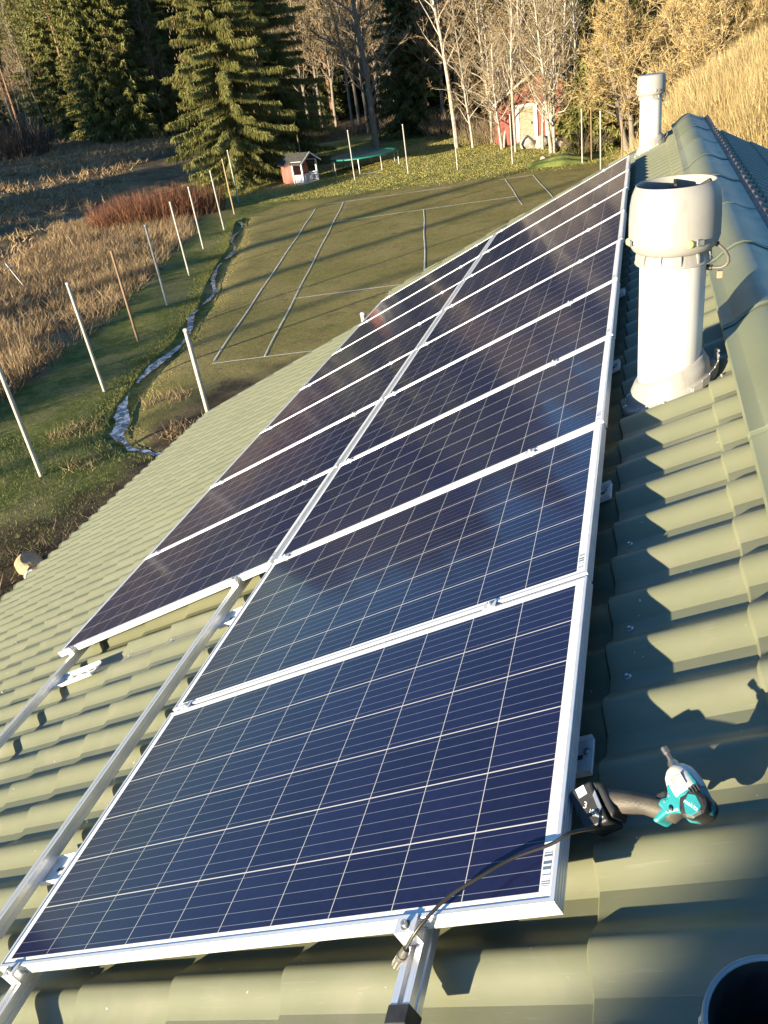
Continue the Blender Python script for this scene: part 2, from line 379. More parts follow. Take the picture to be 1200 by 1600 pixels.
def roof_left():
    ys = YPH - 27*PW_ + np.arange(0, 75*24)*PW_/24
    rows = []
    k0 = int(math.floor((SE-S0)/ST))
    k = k0
    while S0 + k*ST < SR:
        a = S0 + k*ST; b = a + ST
        for s, f in ((a, 0.0), (a+0.004, 0.0), (a+0.12, 0.33), (a+0.24, 0.66), (b-0.010, 0.975)):
            if s < SE-1e-6: continue
            if s > SR: break
            rows.append((s, f, s == a))
        k += 1
    rows.insert(0, (SE, 0.0, False)); rows.append((SR, 0.5, False))
    ns, ny = len(rows), len(ys)
    S = np.array([r_[0] for r_ in rows]); Fr = np.array([r_[1] for r_ in rows]); low = np.array([r_[2] for r_ in rows])
    n = NC + DEP*wave(ys)[None, :] + (0.016*(1-Fr)-0.009)[:, None]
    n = n - np.where(low, 0.0, 0)[:, None]
    # nose of each step: slightly rounded
    lim = np.array([yg(s) for s in S]); lim = np.where(S < NT-1e-6, YN0, lim)
    Y = np.minimum(np.repeat(ys[None, :], ns, 0), lim[:, None])
    V = S[:, None, None]*U + Y[..., None]*Vv + n[..., None]*Nn
    i = np.arange(ns-1)[:, None]*ny + np.arange(ny-1)[None, :]
    F = np.stack([i, i+1, i+ny+1, i+ny], -1)[..., ::-1]
    ok = (Y[:-1, :-1] < lim[:-1, None]-1e-6)
    F = F[ok].reshape(-1, 4)
    o = mesh_obj('roof', V.reshape(-1, 3), F, M_roof, house, smooth=True)
    sd = o.modifiers.new('sheet', 'SOLIDIFY'); sd.thickness = 0.003; sd.offset = -1
    md = o.modifiers.new('edge', 'EDGE_SPLIT'); md.split_angle = R(24)
    return o
roof = roof_left()
PIT2 = R(26)
U2 = np.array([math.cos(PIT2), 0, -math.sin(PIT2)]); N2 = np.array([math.sin(PIT2), 0, math.cos(PIT2)])
def roof_right():
    ys = YPH - 27*PW_ + np.arange(0, 70*16+5)*PW_/16; apex = SR*U + (NC-0.01)*Nn; rows = []
    for k in range(17):
        a = k*ST; rows += [(a, .975), (a+0.006, 0.0), (a+.18, .5)]
    S = np.array([r_[0] for r_ in rows]); Fr = np.array([1-r_[1] for r_ in rows])
    n = DEP*wave(ys)[None, :] + (0.016*Fr-0.009)[:, None]
    V = apex + S[:, None, None]*U2 + ys[None, :, None]*Vv + n[..., None]*N2
    ns, ny = len(S), len(ys); i = np.arange(ns-1)[:, None]*ny + np.arange(ny-1)[None, :]
    F = np.stack([i, i+ny, i+ny+1, i+1], -1).reshape(-1, 4)
    F = F[:, ::-1]
    o = mesh_obj('roof', V.reshape(-1, 3), F, M_roof, house, smooth=True)
    md = o.modifiers.new('edge', 'EDGE_SPLIT'); md.split_angle = R(38)
roof_right()
def ridge():
    zc = (SR*U + NC*Nn)[2]
    prof = []
    for x, z in ((-0.172, -0.079), (-0.168, -0.064), (-0.128, -0.046), (-0.122, -0.040), (-0.098, -0.016), (-0.066, 0.008), (-0.036, 0.026), (0, 0.036), (0.036, 0.030), (0.07, 0.014), (0.098, 0.0), (0.125, -0.011), (0.132, -0.013), (0.172, -0.018), (0.176, -0.028)):
        prof.append((x, z))
    y = -3.6; Ls = 1.03; i = 0
    while y < 10.0:
        e = min(y+Ls+0.05, 10.1); mb = MB(); V = []; sec = (y, y+0.028, y+0.034, y+0.05, e)
        grow = (0.0035, 0.0035, 0.006, 0.002, 0.0)
        for yy, g in zip(sec, grow):
            for x, z in prof:
                k = 1+g*0.9/0.12; V.append((RIDX + x*(1+g*2), yy, zc + z + 0.012 + g + 0.0015*math.sin(i*2.1)))
        npf = len(prof); F = [(a*npf+j, (a+1)*npf+j, (a+1)*npf+j+1, a*npf+j+1) for a in range(len(sec)-1) for j in range(npf-1)]
        o = mesh_obj('ridge_cap', V, [f[::-1] for f in F], M_ridge, house, smooth=True)
        md = o.modifiers.new('edge', 'EDGE_SPLIT'); md.split_angle = R(30)
        y += Ls; i += 1
    # foam sealing strip showing below the far flange
    mb = MB(); prev = None
    for i, yy in enumerate(np.arange(-3.6, 10.05, 0.05)):
        wd = 0.022+0.012*math.cos(2*math.pi*(yy-YPH)/PW_)+0.004*math.sin(yy*31)
        a = (RIDX+0.174, yy, zc-0.014); b_ = (RIDX+0.196+wd*0.7, yy, zc+0.014+wd*0.35); c = (RIDX+0.200+wd*0.7, yy, zc-0.110)
        if prev: mb.add(list(prev)+[a, b_, c], [(0, 3, 4, 1), (1, 4, 5, 2)])
        prev = (a, b_, c)
    mb.build('ridge_sealing_strip', plain('weathered_pink_foam', (0.42, 0.29, 0.215), (0.28, 0.20, 0.15), 0.9, scale=12), house, smooth=True)
ridge()
M_wall = plain('cream_board_cladding', (0.55, 0.50, 0.38), (0.48, 0.44, 0.33), 0.8, scale=3)
M_trim = plain('green_verge_steel', (0.17, 0.19, 0.12), (0.14, 0.16, 0.10), 0.45)
def walls():
    xe = SE*math.cos(PIT)+0.45; xn = NT*math.cos(PIT)+0.35; xr = 6.0
    def under(x): return (x/math.cos(PIT))*math.sin(PIT) - 0.30 if x < RIDX else RIDX*math.tan(PIT)-0.30-(x-RIDX)*math.tan(PIT2)
    mb = MB()
    for x0, x1, y0, y1 in ((xe, xn, -3.7, 8.75), (xn, RIDX, -3.7, 9.6), (RIDX, xr, -3.7, 9.6)):
        V = [(x0, y0, GZ-.3), (x1, y0, GZ-.3), (x1, y0, under(x1)), (x0, y0, under(x0)), (x0, y1, GZ-.3), (x1, y1, GZ-.3), (x1, y1, under(x1)), (x0, y1, under(x0))]
        mb.add(V, [(0, 1, 2, 3), (5, 4, 7, 6), (4, 0, 3, 7), (1, 5, 6, 2)])
    mb.build('wall', M_wall, house)
    tr = MB()
    def strip(a, b, w_, h):   # verge flashing along the roof edge
        M = roofM(0, 0, 0); n0 = NC-0.01
        (s0, y0), (s1, y1) = a, b
        V = [P(s0, y0-w_, n0), P(s0, y0+.02, n0), P(s0, y0+.02, n0-h), P(s1, y1-w_, n0), P(s1, y1+.02, n0), P(s1, y1+.02, n0-h)]
        tr.add(V, [(0, 3, 4, 1), (1, 4, 5, 2)])
    strip((SE, YN0+.01), (NT, YN0+.01), 0.10, 0.16); strip((NT, YN1), (SR-.15, 10.07), 0.10, 0.16)
    tr.build('verge_trim', M_trim, house)
walls()
# screws of the tile sheets
def screws():
    mb = MB(); mb.lathe([(0, 0.007), (0.0045, 0.007), (0.0055, 0.0), (0.010, -0.001), (0.010, -0.003)], 8)
    first = mb.build('screw', M_steel, house, smooth=False)
    r2 = random.Random(11); spots = []
    for k in range(-19, 2):
        for j in range(-6, 50):
            if r2.random() < (0.16 if k % 2 == 0 else 0.05):
                y = YPH + (j+0.5)*PW_; s = S0 + k*ST + 0.05
                if s < SE+0.1 or s > SR-0.22 or y > (YN0 if s < NT else 9.8): continue
                spots.append((s + r2.uniform(-.01, .01), y + r2.uniform(-.012, .012)))
    spots = spots[:96]
    for i, (s, y) in enumerate(spots):
        o = first if i == 0 else first.copy()
        if i: COL.objects.link(o)
        o.parent = house; o.matrix_local = roofM(s, y, float(roof_n(s, y))+0.002)
screws()

# ------------------------------------------------------------------ solar panels, rails, clamps, brackets
PL, PWD, PPITCH, RGAP = 1.712, 0.992, 1.012, 0.022
ROW2 = -(PL+RGAP)
def make_panel():
    root = empty('solar_panel')
    prof = [(0.010, -0.0022), (0.010, 0.0), (0.0012, 0.0), (0, -0.0012), (0, -0.0085), (0.0014, -0.0090), (0.0014, -0.0105), (0, -0.011), (0, -0.0185), (0.0014, -0.019), (0.0014, -0.0205), (0, -0.021), (0, -0.0275), (0.0014, -0.028), (0.0014, -0.0295), (0, -0.030), (0, -0.035), (0.024, -0.035), (0.024, -0.033), (0.0115, -0.033), (0.0115, -0.006)]
    V = []; F = []; npf = len(prof)
    for cx, cy, sx_, sy_ in ((0, 0, -1, 1), (0, PWD, -1, -1), (-PL, PWD, 1, -1), (-PL, 0, 1, 1)):
        for d, n in prof: V.append((cx+sx_*d, cy+sy_*d, n))
    for c in range(4):
        for j in range(npf): F.append((c*npf+j, c*npf+(j+1) % npf, ((c+1) % 4)*npf+(j+1) % npf, ((c+1) % 4)*npf+j))
    fr = mesh_obj('frame', V, [f[::-1] for f in F], M_alu, root)
    g = MB(); g.add([(-0.0105, 0.0105, -0.0026), (-0.0105, PWD-.0105, -0.0026), (-PL+.0105, PWD-.0105, -0.0026), (-PL+.0105, 0.0105, -0.0026)], [(0, 1, 2, 3)])
    g.box(-PL+.0105, -0.0105, 0.0105, PWD-.0105, -0.0075, -0.0035)
    g.build('cell_glass', M_pv, root)
    l = MB(); l.box(-0.032, -0.0155, 0.036, 0.110, -0.0026, -0.0019); l.build('barcode_label', M_bar, root)
    jb = MB(); jb.box(-1.50, -1.38, 0.44, 0.55, -0.03, -0.0076); jb.build('junction_box', M_black, root)
    return root
proto = make_panel(); npan = 0
ORD = ['nearest', 'second', 'third', 'fourth', 'fifth', 'sixth', 'seventh', 'eighth', 'ninth']
extra = {0: 'black cable lying across its corner', 1: 'glass reflecting pale blue sky, a gap with bare rails on its left'}
for row, kk in ((0, range(9)), (1, range(2, 9))):
    for k in kk:
        o = proto if npan == 0 else copy_tree(proto); npan += 1
        o.matrix_world = roofM(ROW2*row, k*PPITCH + (0.003*math.sin(k*5.1+row)), 0.0008*math.sin(k*3.3+row)) @ Matrix.Translation((0.004*math.sin(k*2.7+1)*(k > 0), 0, 0))
        if row == 0:
            lab = {0: 'solar panel closest to the viewer, with a black cable lying across its corner', 8: 'farthest solar panel of the upper row beside the ridge'}.get(k, '%s solar panel from the front in the upper row nearer the ridge' % ORD[k])
        else:
            lab = {2: 'nearest solar panel of the lower row, two bare rails coming out from under it', 8: 'farthest solar panel of the lower row towards the eave'}.get(k, '%s solar panel from the front in the lower row nearer the eave' % ORD[k-2])
        tag(o, lab, 'solar panel', 'blue solar panels laid in two rows on the roof')
def make_rail(s, y0, y1, label, cap=False):
    root = empty('mounting_rail', label, 'rail', 'aluminium rails under the solar panels', mw=roofM(s, 0, -0.0355))
    w_ = 0.021; pr = [(-w_, 0), (-0.006, 0), (-0.006, -0.006), (-0.010, -0.007), (-0.010, -0.016), (0.010, -0.016), (0.010, -0.007), (0.006, -0.006), (0.006, 0), (w_, 0), (w_, -0.017), (w_-.003, -0.019), (w_-.003, -0.023), (w_, -0.025), (w_, -0.041), (-w_, -0.041), (-w_, -0.025), (-w_+.003, -0.023), (-w_+.003, -0.019), (-w_, -0.017)]
    n = len(pr); V = [(x, y, z) for y in (y0, y1) for x, z in pr]
    F = [(j, (j+1) % n, n+(j+1) % n, n+j) for j in range(n)]
    F += [(0, 1, 2, 3, 4, 5, 6, 7, 8, 9, 10, 11, 12, 13, 14, 15, 16, 17, 18, 19), tuple(range(2*n-1, n-1, -1))]
    mesh_obj('rail_profile', V, F, M_rail, root)
    if cap:
        c = MB(); c.box(-w_-.0022, w_+.0022, y0-.004, y0+.030, -0.0435, 0.0022); c.build('end_cap', M_black, root, bevel=0.0015)
    return root
RS = [(-0.312, -0.172, 9.13), (-1.630, -0.75, 9.13), (-1.985, -0.75, 9.13), (-3.318, -0.75, 9.13)]
make_rail(*RS[0], 'aluminium rail under the upper panel row with a black end cap', True)
make_rail(*RS[1], 'aluminium rail poking out below the nearest panel\'s left corner')
make_rail(*RS[2], 'long bare aluminium rail just left of the nearest panels')
make_rail(*RS[3], 'leftmost bare aluminium rail, nearest the eave')
# clamps
def make_mid():
    r_ = empty('panel_clamp'); b = MB(); b.box(-0.021, 0.021, -0.017, 0.017, 0.0003, 0.0034); b.box(-0.018, 0.018, -0.0085, 0.0085, -0.034, 0.0003); b.build('clamp_plate', M_alu, r_, bevel=0.0008)
    k = MB(); k.lathe([(0, 0.011), (0.0035, 0.011), (0.0035, 0.0115), (0.0068, 0.0115), (0.0068, 0.0035)], 10); k.build('bolt', M_steel, r_); return r_
def make_end():
    r_ = empty('panel_end_clamp'); b = MB()
    pr = [(0.008, 0.0004), (0.008, 0.0038), (-0.030, 0.0038), (-0.030, -0.0345), (-0.026, -0.0345), (-0.026, -0.001), (-0.0015, -0.001), (-0.0015, 0.0004)]
    n = len(pr); V = [(x, y, z) for x in (-0.024, 0.024) for y, z in pr]
    b.add(V, [tuple(range(n)), tuple(range(2*n-1, n-1, -1))] + [(j, n+j, n+(j+1) % n, (j+1) % n) for j in range(n)])
    b.box(-0.024, 0.024, -0.0259, -0.0016, -0.0344, -0.026)
    b.build('clamp_bracket', M_alu, r_, bevel=0.0006)
    k = MB(); k.lathe([(0, 0.010), (0.0035, 0.010), (0.0035, 0.0125), (0.0068, 0.0125), (0.0068, 0.0038), (0.011, 0.0038)], 12, M=Matrix.Translation((0, -0.014, 0))); k.build('bolt', M_steel, r_); return r_
mid, end_ = make_mid(), make_end(); um = ue = 0
for s, row in ((RS[0][0], 0), (RS[1][0], 0), (RS[2][0], 1), (RS[3][0], 1)):
    for k in range(1 if row == 0 else 3, 9):
        o = mid if um == 0 else copy_tree(mid); um += 1
        o.matrix_world = roofM(s, k*PPITCH-0.010, 0.0)
        tag(o, 'small aluminium clamp gripping the joint between two neighbouring panels', 'clamp', 'mid clamps between the solar panels')
    nm = {0: 'end clamp under the black cable at the nearest panel\'s front edge', 1: 'end clamp at the front left corner of the nearest panel', 2: 'end clamp on the inner bare rail at the lower row\'s front edge', 3: 'end clamp on the leftmost rail at the lower row\'s front edge'}[ue//2]
    for far in (0, 1):
        o = end_ if ue == 0 else copy_tree(end_); ue += 1
        if far: o.matrix_world = roofM(s, 8*PPITCH+PWD, 0) @ Matrix.Rotation(math.pi, 4, 'Z'); tag(o, 'end clamp at the far edge of the panel field', 'clamp', 'far end clamps')
        else: o.matrix_world = roofM(s, (0 if row == 0 else 2)*PPITCH, 0); tag(o, nm, 'clamp', 'near end clamps of the panel rows')
# roof hooks
def make_hook():
    r_ = empty('roof_bracket'); b = MB()
    b.box(0.018, 0.35, -0.052, 0.052, -0.003, 0.0035); b.box(0.018, 0.35, -0.052, -0.048, 0.0037, 0.016); b.box(0.018, 0.35, 0.048, 0.052, 0.0037, 0.016)
    b.box(-0.05, 0.0177, -0.052, 0.052, 0.0038, 0.0075)
    b.build('bracket_plate', M_whitemetal, r_, bevel=0.001)
    for sx_ in (0.08, 0.16, 0.24, 0.31):
        k = MB(); k.box(sx_-.016, sx_+.016, -0.006, 0.006, 0.0036, 0.0046); k.build('slot', M_dark, r_)
    for sx_, sy_ in ((0.12, 0.02), (0.28, -0.02), (0.335, 0.015)):
        h = MB(); h.lathe([(0, .010), (.006, .010), (.006, .004), (.010, .0036)], 8, M=Matrix.Translation((sx_, sy_, 0))); h.build('bolt', M_steel, r_)
    return r_
hook = make_hook(); uh = 0
for s, ys_, lab in ((RS[3][0], (1.80,), 'white slotted bracket bridging the tiles beside the leftmost rail'), (RS[2][0], (0.40,), 'white slotted bracket half under the nearest panel\'s left edge'), (RS[2][0], (1.76,), 'white bracket at the front end of the lower panel row beside inner rail'),
        (RS[0][0], (0.418,), 'bracket end in shade beside the cordless driver battery'), (RS[0][0], (1.62, 2.82, 4.02), 'bracket end in shade under the upper panel row\'s ridge side edge'), (RS[3][0], (0.55,), 'bracket under the leftmost rail near the picture edge')):
    for y in ys_:
        o = hook if uh == 0 else copy_tree(hook); uh += 1
        o.matrix_world = roofM(s - (0.032 if s == RS[0][0] else 0), y, -0.085 if s != RS[0][0] else -0.094); tag(o, lab, 'bracket', 'roof brackets carrying the rails')

# ------------------------------------------------------------------ roof fans (two ventilators)
M_pipe = grime('white_painted_pipe', (0.58, 0.57, 0.54), (0.52, 0.51, 0.48), (0.40, 0.38, 0.33), 0.45)
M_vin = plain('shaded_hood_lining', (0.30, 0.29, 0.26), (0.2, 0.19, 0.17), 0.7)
M_yel = plain('yellow_green_plastic_clip', (0.55, 0.56, 0.18), (0.45, 0.46, 0.16), 0.45)
M_seam = plain('grey_seam', (0.42, 0.41, 0.38), (0.36, 0.35, 0.33), 0.6)
M_cable = plain('grey_brown_cable', (0.13, 0.115, 0.09), (0.09, 0.08, 0.065), 0.5)
def vent(x, y, label, openhood):
    s = x/math.cos(PIT); sl_ = math.tan(PIT)/0.945
    zb = s*math.sin(PIT) + (NC)/math.cos(PIT) + 0.0
    root = empty('roof_ventilator', label, 'ventilator', 'white roof ventilators by the ridge', loc=(x, y, zb)); root.scale = (1, 1, 0.945)
    p = MB(); p.lathe([(0.119, -0.12), (0.120, 0.10), (0.120, 0.52), (0.118, 0.545)], 48); p.build('pipe', M_pipe, root, smooth=True)
    f = MB(); f.lathe([(0.121, 0.085), (0.128, 0.083), (0.134, 0.074), (0.146, 0.046), (0.150, 0.040), (0.153, 0.012), (0.158, -0.004), (0.172, -0.008), (0.178, -0.012), (0.181, -0.030)], 48, zslope=sl_); fl = f.build('base_flange', M_white, root, smooth=True)
    b = MB()
    for i in range(10):
        th = 2*math.pi*i/10+0.2; c, s_ = math.cos(th), math.sin(th)
        b = MB(); b.lathe([(0, .008), (.006, .008), (.006, 0), (.010, 0)], 8, M=Matrix.Translation((0.168*c, 0.168*s_, 0.168*c*sl_-0.007))); b.build('bolt', M_steel, fl)
    # strap on the upslope side
    t = MB()
    for i in range(7):
        a0 = R(-62+i*12); a1 = R(-62+(i+1)*12); r_ = 0.182+0.006*(i == 6)
        for (aa, ab) in ((a0, a1),):
            V = []
            for a_ in (aa, ab):
                for rr, zz in ((r_, -0.022), (r_, 0.010+0.005*i), (r_+.005, 0.010+0.005*i), (r_+.006, -0.022)):
                    xx, yy = rr*math.cos(a_), rr*math.sin(a_); V.append((xx, yy, xx*sl_+zz))
            t.add(V, [(0, 4, 5, 1), (1, 5, 6, 2), (2, 6, 7, 3), (0, 1, 2, 3), (7, 6, 5, 4)])
    t.build('fixing_strap', M_white, root)
    c = MB(); c.lathe([(0.118, 0.523), (0.137, 0.526), (0.140, 0.531), (0.135, 0.537), (0.125, 0.572), (0.130, 0.580)], 48); col = c.build('collar', M_white, root, smooth=True)
    for i in range(12):
        fn = MB(); th = 2*math.pi*i/12+0.15; M = Matrix.Rotation(th, 4, 'Z')
        fn.prism([(0.122, 0.537), (0.138, 0.537), (0.137, 0.560), (0.132, 0.580), (0.122, 0.580)], -0.004, 0.004, M=M @ Matrix.Rotation(math.pi/2, 4, 'X'))
        fn.build('fin', M_white, col)
    if openhood:
        prof = [(0.1203, 0.572), (0.1328, 0.573), (0.1478, 0.584), (0.1571, 0.602), (0.1615, 0.622), (0.1620, 0.64), (0.1615, 0.70), (0.1584, 0.752), (0.1522, 0.788), (0.1434, 0.812), (0.1398, 0.818), (0.1394, 0.823), (0.1376, 0.825), (0.1354, 0.822), (0.1345, 0.815), (0.1416, 0.78), (0.1469, 0.70), (0.1469, 0.63)]
    else:
        prof = [(0.1203, 0.572), (0.1328, 0.573), (0.1451, 0.584), (0.1522, 0.602), (0.1544, 0.622), (0.1544, 0.70), (0.1522, 0.75), (0.1487, 0.772), (0.1416, 0.784), (0.1310, 0.789), (0.0000, 0.792)]
    h = MB(); h.lathe(prof, 56); hood = h.build('hood', M_white, root, smooth=True)
    rs = 0.1622 if openhood else 0.1550
    g = MB(); g.lathe([(rs-.002, 0.6215), (rs+.0006, 0.6218), (rs+.0006, 0.6238), (rs-.002, 0.6242)], 56); g.build('hood_seam', M_seam, hood)
    if openhood:
        k = MB(); k.lathe([(0, 0.66), (0.137, 0.665), (0.1465, 0.665)], 40); k.build('hood_floor', M_vin, hood)
        v = MB()
        v.tube([(0.13, 0.02, .80), (0.06, -0.02, 0.775), (-0.01, 0.03, 0.79), (-0.02, 0.05, 0.67)], [.012, .014, .016, .010], 8)
        v.tube([(0.02, 0.05, .70), (0.08, 0.06, 0.78), (0.12, 0.05, 0.81)], [.012, .013, .008], 8)
        v.box(-0.004, 0.004, 0.02, 0.130, 0.66, 0.812)
        v.build('fan_guard', M_dark, hood, smooth=False)
    for a in (R(-72), R(192)):
        M = Matrix.Rotation(a, 4, 'Z') @ Matrix.Translation((rs, 0, 0.623))
        cl = MB(); cl.lathe([(0, .012), (.010, .011), (.014, .006), (.015, 0)], 10, M=M @ Matrix.Rotation(math.pi/2, 4, 'Y')); ck = cl.build('clip', M_yel if openhood else M_white, hood, smooth=True)
        lt = MB(); lt.box(0.0, 0.005, 0.018, 0.048, -0.009, 0.010, M=M); lt.box(0.0, 0.007, 0.024, 0.028, -0.013, 0.014, M=M); lt.build('latch', M_steel, ck)
    cb = MB(); r3 = math.radians(-18)
    cb.tube([(0.140, -0.04, 0.595), (0.158, -0.044, 0.582), (0.176, -0.045, 0.563), (0.189, -0.045, 0.540), (0.191, -0.042, 0.520), (0.183, -0.04, 0.505), (0.168, -0.036, 0.497), (0.148, -0.028, 0.495), (0.122, -0.018, 0.497)], 0.0065, 8); ca = cb.build('cable', M_cable, root, smooth=True)
    gl = MB(); gl.tube([(0.138, -0.023, 0.495), (0.118, -0.016, 0.497)], 0.011, 8); gl.build('cable_gland', M_black, ca); gl = MB(); gl.tube([(0.138, -0.039, 0.598), (0.152, -0.043, 0.588)], 0.010, 8); gl.build('cable_gland', M_black, ca, smooth=False)
    jb = MB(); jb.box(0.155, 0.175, -0.04, -0.018, 0.455, 0.483); jb.build('cable_tag', plain('dull_copper_tag', (0.35, 0.24, 0.15), None, 0.5), ca, bevel=0.002)
    return root
vent(0.243, 2.362, 'white roof ventilator with open topped bulging hood and yellow clips, nearer the viewer', True)
vent(0.214, 9.64, 'smaller looking white roof ventilator with closed hood at the far end of the ridge', False)

# ------------------------------------------------------------------ cordless impact driver
M_teal = plain('teal_tool_plastic', (0.025, 0.27, 0.29), (0.02, 0.23, 0.25), 0.4, 0, 20)
M_grip = plain('dusty_black_rubber_grip', (0.045, 0.04, 0.035), (0.10, 0.085, 0.06), 0.55, 0, 14, bmp=0.2, bscale=260)
M_gear = plain('translucent_white_nose_guard', (0.68, 0.66, 0.60), (0.60, 0.57, 0.50), 0.35, 0, 10)
M_nick = plain('worn_steel_socket', (0.62, 0.52, 0.40), (0.40, 0.33, 0.26), 0.3, 0.9, 30)
M_print = plain('pale_grey_print', (0.70, 0.70, 0.68), (0.62, 0.62, 0.6), 0.5)
def text_mesh(name, body, size, mat, parent, local, extrude=0.0003):
    cu = bpy.data.curves.new(name, 'FONT'); cu.body = body; cu.size = size; cu.extrude = extrude; cu.align_x = 'CENTER'; cu.align_y = 'CENTER'
    tmp = bpy.data.objects.new(name, cu); COL.objects.link(tmp)
    bpy.context.view_layer.update(); dg = bpy.context.evaluated_depsgraph_get()
    me = bpy.data.meshes.new_from_object(tmp.evaluated_get(dg)); bpy.data.objects.remove(tmp); bpy.data.curves.remove(cu)
    me.name = name; me.materials.clear(); me.materials.append(mat)
    o = bpy.data.objects.new(name, me); COL.objects.link(o); o.parent = parent; o.matrix_local = local; return o
def driver():
    SCL = 0.90; rear = Vector(P(0.246, 0.188, -0.056)); tip = Vector(P(0.203, 0.304, -0.003))
    a = (tip-rear).normalized(); hvec = Vector(P(0.058, 0.236, -0.048)) - (rear+a*0.035); Lh = 0
    h = (hvec - a*hvec.dot(a)).normalized(); Lh = hvec.dot(h)/SCL + 0.02; off = hvec.dot(a)/SCL
    c = h.cross(a)
    if c.dot(Vector(CAM)-rear) < 0: c = -c
    M = Matrix.Identity(4)
    for i in range(3): M[i][0] = h[i]; M[i][1] = a[i]; M[i][2] = c[i]; M[i][3] = rear[i]
    root = empty('impact_driver', 'teal and black cordless impact driver lying on the roof beside the nearest panel', 'power tool', mw=M @ Matrix.Scale(SCL, 4))
    Ry = Matrix.Rotation(-math.pi/2, 4, 'X')      # lathe axis to +y (the bit direction)
    # body shell: profile in (h, a), thickness along c
    bd = MB(); poly = [(-0.024, -0.004), (-0.012, -0.014), (0.008, -0.013), (0.020, -0.004), (0.030, 0.014), (0.050, 0.020), (0.075, 0.016), (0.082, 0.026), (0.056, 0.036), (0.058, 0.048), (0.046, 0.054), (0.036, 0.050), (0.030, 0.060), (0.026, 0.072), (-0.024, 0.072), (-0.028, 0.040)]
    bd.prism([(x*1.12, y) for x, y in poly], -0.028, 0.028); body = bd.build('body_shell', M_teal, root, bevel=0.009)
    mt = MB(); mt.lathe([(0.0, -0.016), (0.018, -0.015), (0.030, -0.006), (0.034, 0.010), (0.0345, 0.040), (0.034, 0.060)], 24, M=Matrix.Translation((0, 0, 0)) @ Ry); mt.build('motor_housing', M_teal, root, smooth=True)
    rb = MB()
    pr = [(-0.022, -0.006), (-0.010, -0.017), (0.010, -0.016), (0.022, -0.004), (0.024, 0.012), (0.012, 0.034), (-0.006, 0.040), (-0.018, 0.030), (-0.026, 0.010)]
    rb.prism([(x*1.3, y*1.05) for x, y in pr], -0.032, 0.0345); rubber = rb.build('rear_bumper', M_black, root, bevel=0.009)
    bp_ = MB(); bp_.prism([(-0.016, -0.003), (-0.005, -0.010), (0.013, -0.009), (0.019, 0.002), (0.013, 0.018), (-0.005, 0.030), (-0.017, 0.021)], 0.0335, 0.0358); badge = bp_.build('name_badge', M_teal, rubber, bevel=0.001)
    def TM(x, y, z, phi):
        c_, s_ = math.cos(R(phi)), math.sin(R(phi)); return Matrix(((-c_, s_, 0, x), (s_, c_, 0, y), (0, 0, 1, z), (0, 0, 0, 1)))
    tm = TM(0.001, 0.008, 0.0361, -62)
    text_mesh('lettering', 'makita', 0.0125, M_print, badge, tm)
    gr = MB(); gr.lathe([(0.0355, 0.038), (0.0365, 0.046), (0.0365, 0.060), (0.035, 0.074), (0.031, 0.088), (0.0225, 0.099), (0.015, 0.104), (0.0125, 0.105)], 24, M=Ry); nose = gr.build('nose_guard', M_gear, root, smooth=True)
    ribs = MB()
    for i in range(7): ribs.box(-0.0125+i*0.004, -0.0105+i*0.004, 0.050, 0.074, 0.030, 0.0368)
    ribs.build('rib', M_gear, nose)
    an = MB(); an.lathe([(0.0115, 0.100), (0.0118, 0.114), (0.0095, 0.116), (0.0095, 0.119)], 16, M=Ry); an.build('chuck_sleeve', M_nick, root, smooth=True)
    so_ = MB(); so_.lathe([(0.0055, 0.116), (0.0055, 0.136), (0.0075, 0.138), (0.0078, 0.152), (0.0055, 0.152), (0.0050, 0.142), (0.0, 0.142)], 12, M=Ry); so_.build('nut_socket', M_nick, root, smooth=False)
    # trigger and switch
    tg = MB(); tg.prism([(0.042, 0.052), (0.066, 0.046), (0.070, 0.064), (0.058, 0.072), (0.042, 0.070)], -0.013, 0.013); tg.build('trigger', M_black, root, bevel=0.003)
    sw = MB(); sw.lathe([(0, .0245), (.004, .0242), (.0048, .020)], 12, M=Matrix.Translation((0.042, 0.026, 0.0055)) @ Matrix.Scale(1.5, 4, (0, 1, 0))); sw.build('direction_switch', M_black, root, smooth=True)
    # handle
    g2 = MB(); n = 16; pts = [(0.030, 0.036), (0.060, 0.036), (0.085, off*0.3+0.036), (0.110, off*0.6+0.036), (Lh-0.045, off+0.036)]; ws = [(0.024, 0.026), (0.0285, 0.027), (0.030, 0.027), (0.0275, 0.026), (0.031, 0.030)]
    V = []; F = []
    for (x, y), (wy, wz) in zip(pts, ws):
        for j in range(n): th = 2*math.pi*j/n; V.append((x, y+wy*math.cos(th), wz*math.sin(th)))
    for i in range(len(pts)-1):
        for j in range(n): F.append((i*n+j, i*n+(j+1) % n, (i+1)*n+(j+1) % n, (i+1)*n+j))
    g2.add(V, F); gp = g2.build('grip', M_grip, root, smooth=True)
    
    for (sx_, sy_) in ((0.048, 0.044), (0.052, 0.024), (0.034, 0.050)):
        sw2 = MB(); sw2.lathe([(0, .0288), (.0022, .0288), (.0028, .0276)], 8, M=Matrix.Translation((sx_, sy_, 0.0003))); sw2.build('screw', M_steel, body)
    for i in range(4):
        vs_ = MB(); vs_.box(-0.030+i*0.006, -0.0275+i*0.006, 0.026, 0.040, 0.0270, 0.0350); vs_.build('vent_slot', M_dark, body)
    bx = Lh
    ft = MB(); ft.prism([(bx-0.052, off+0.004), (bx-0.036, off-0.010), (bx-0.030, off+0.082), (bx-0.050, off+0.070)], -0.034, 0.034); ft.build('battery_foot', M_black, root, bevel=0.006)
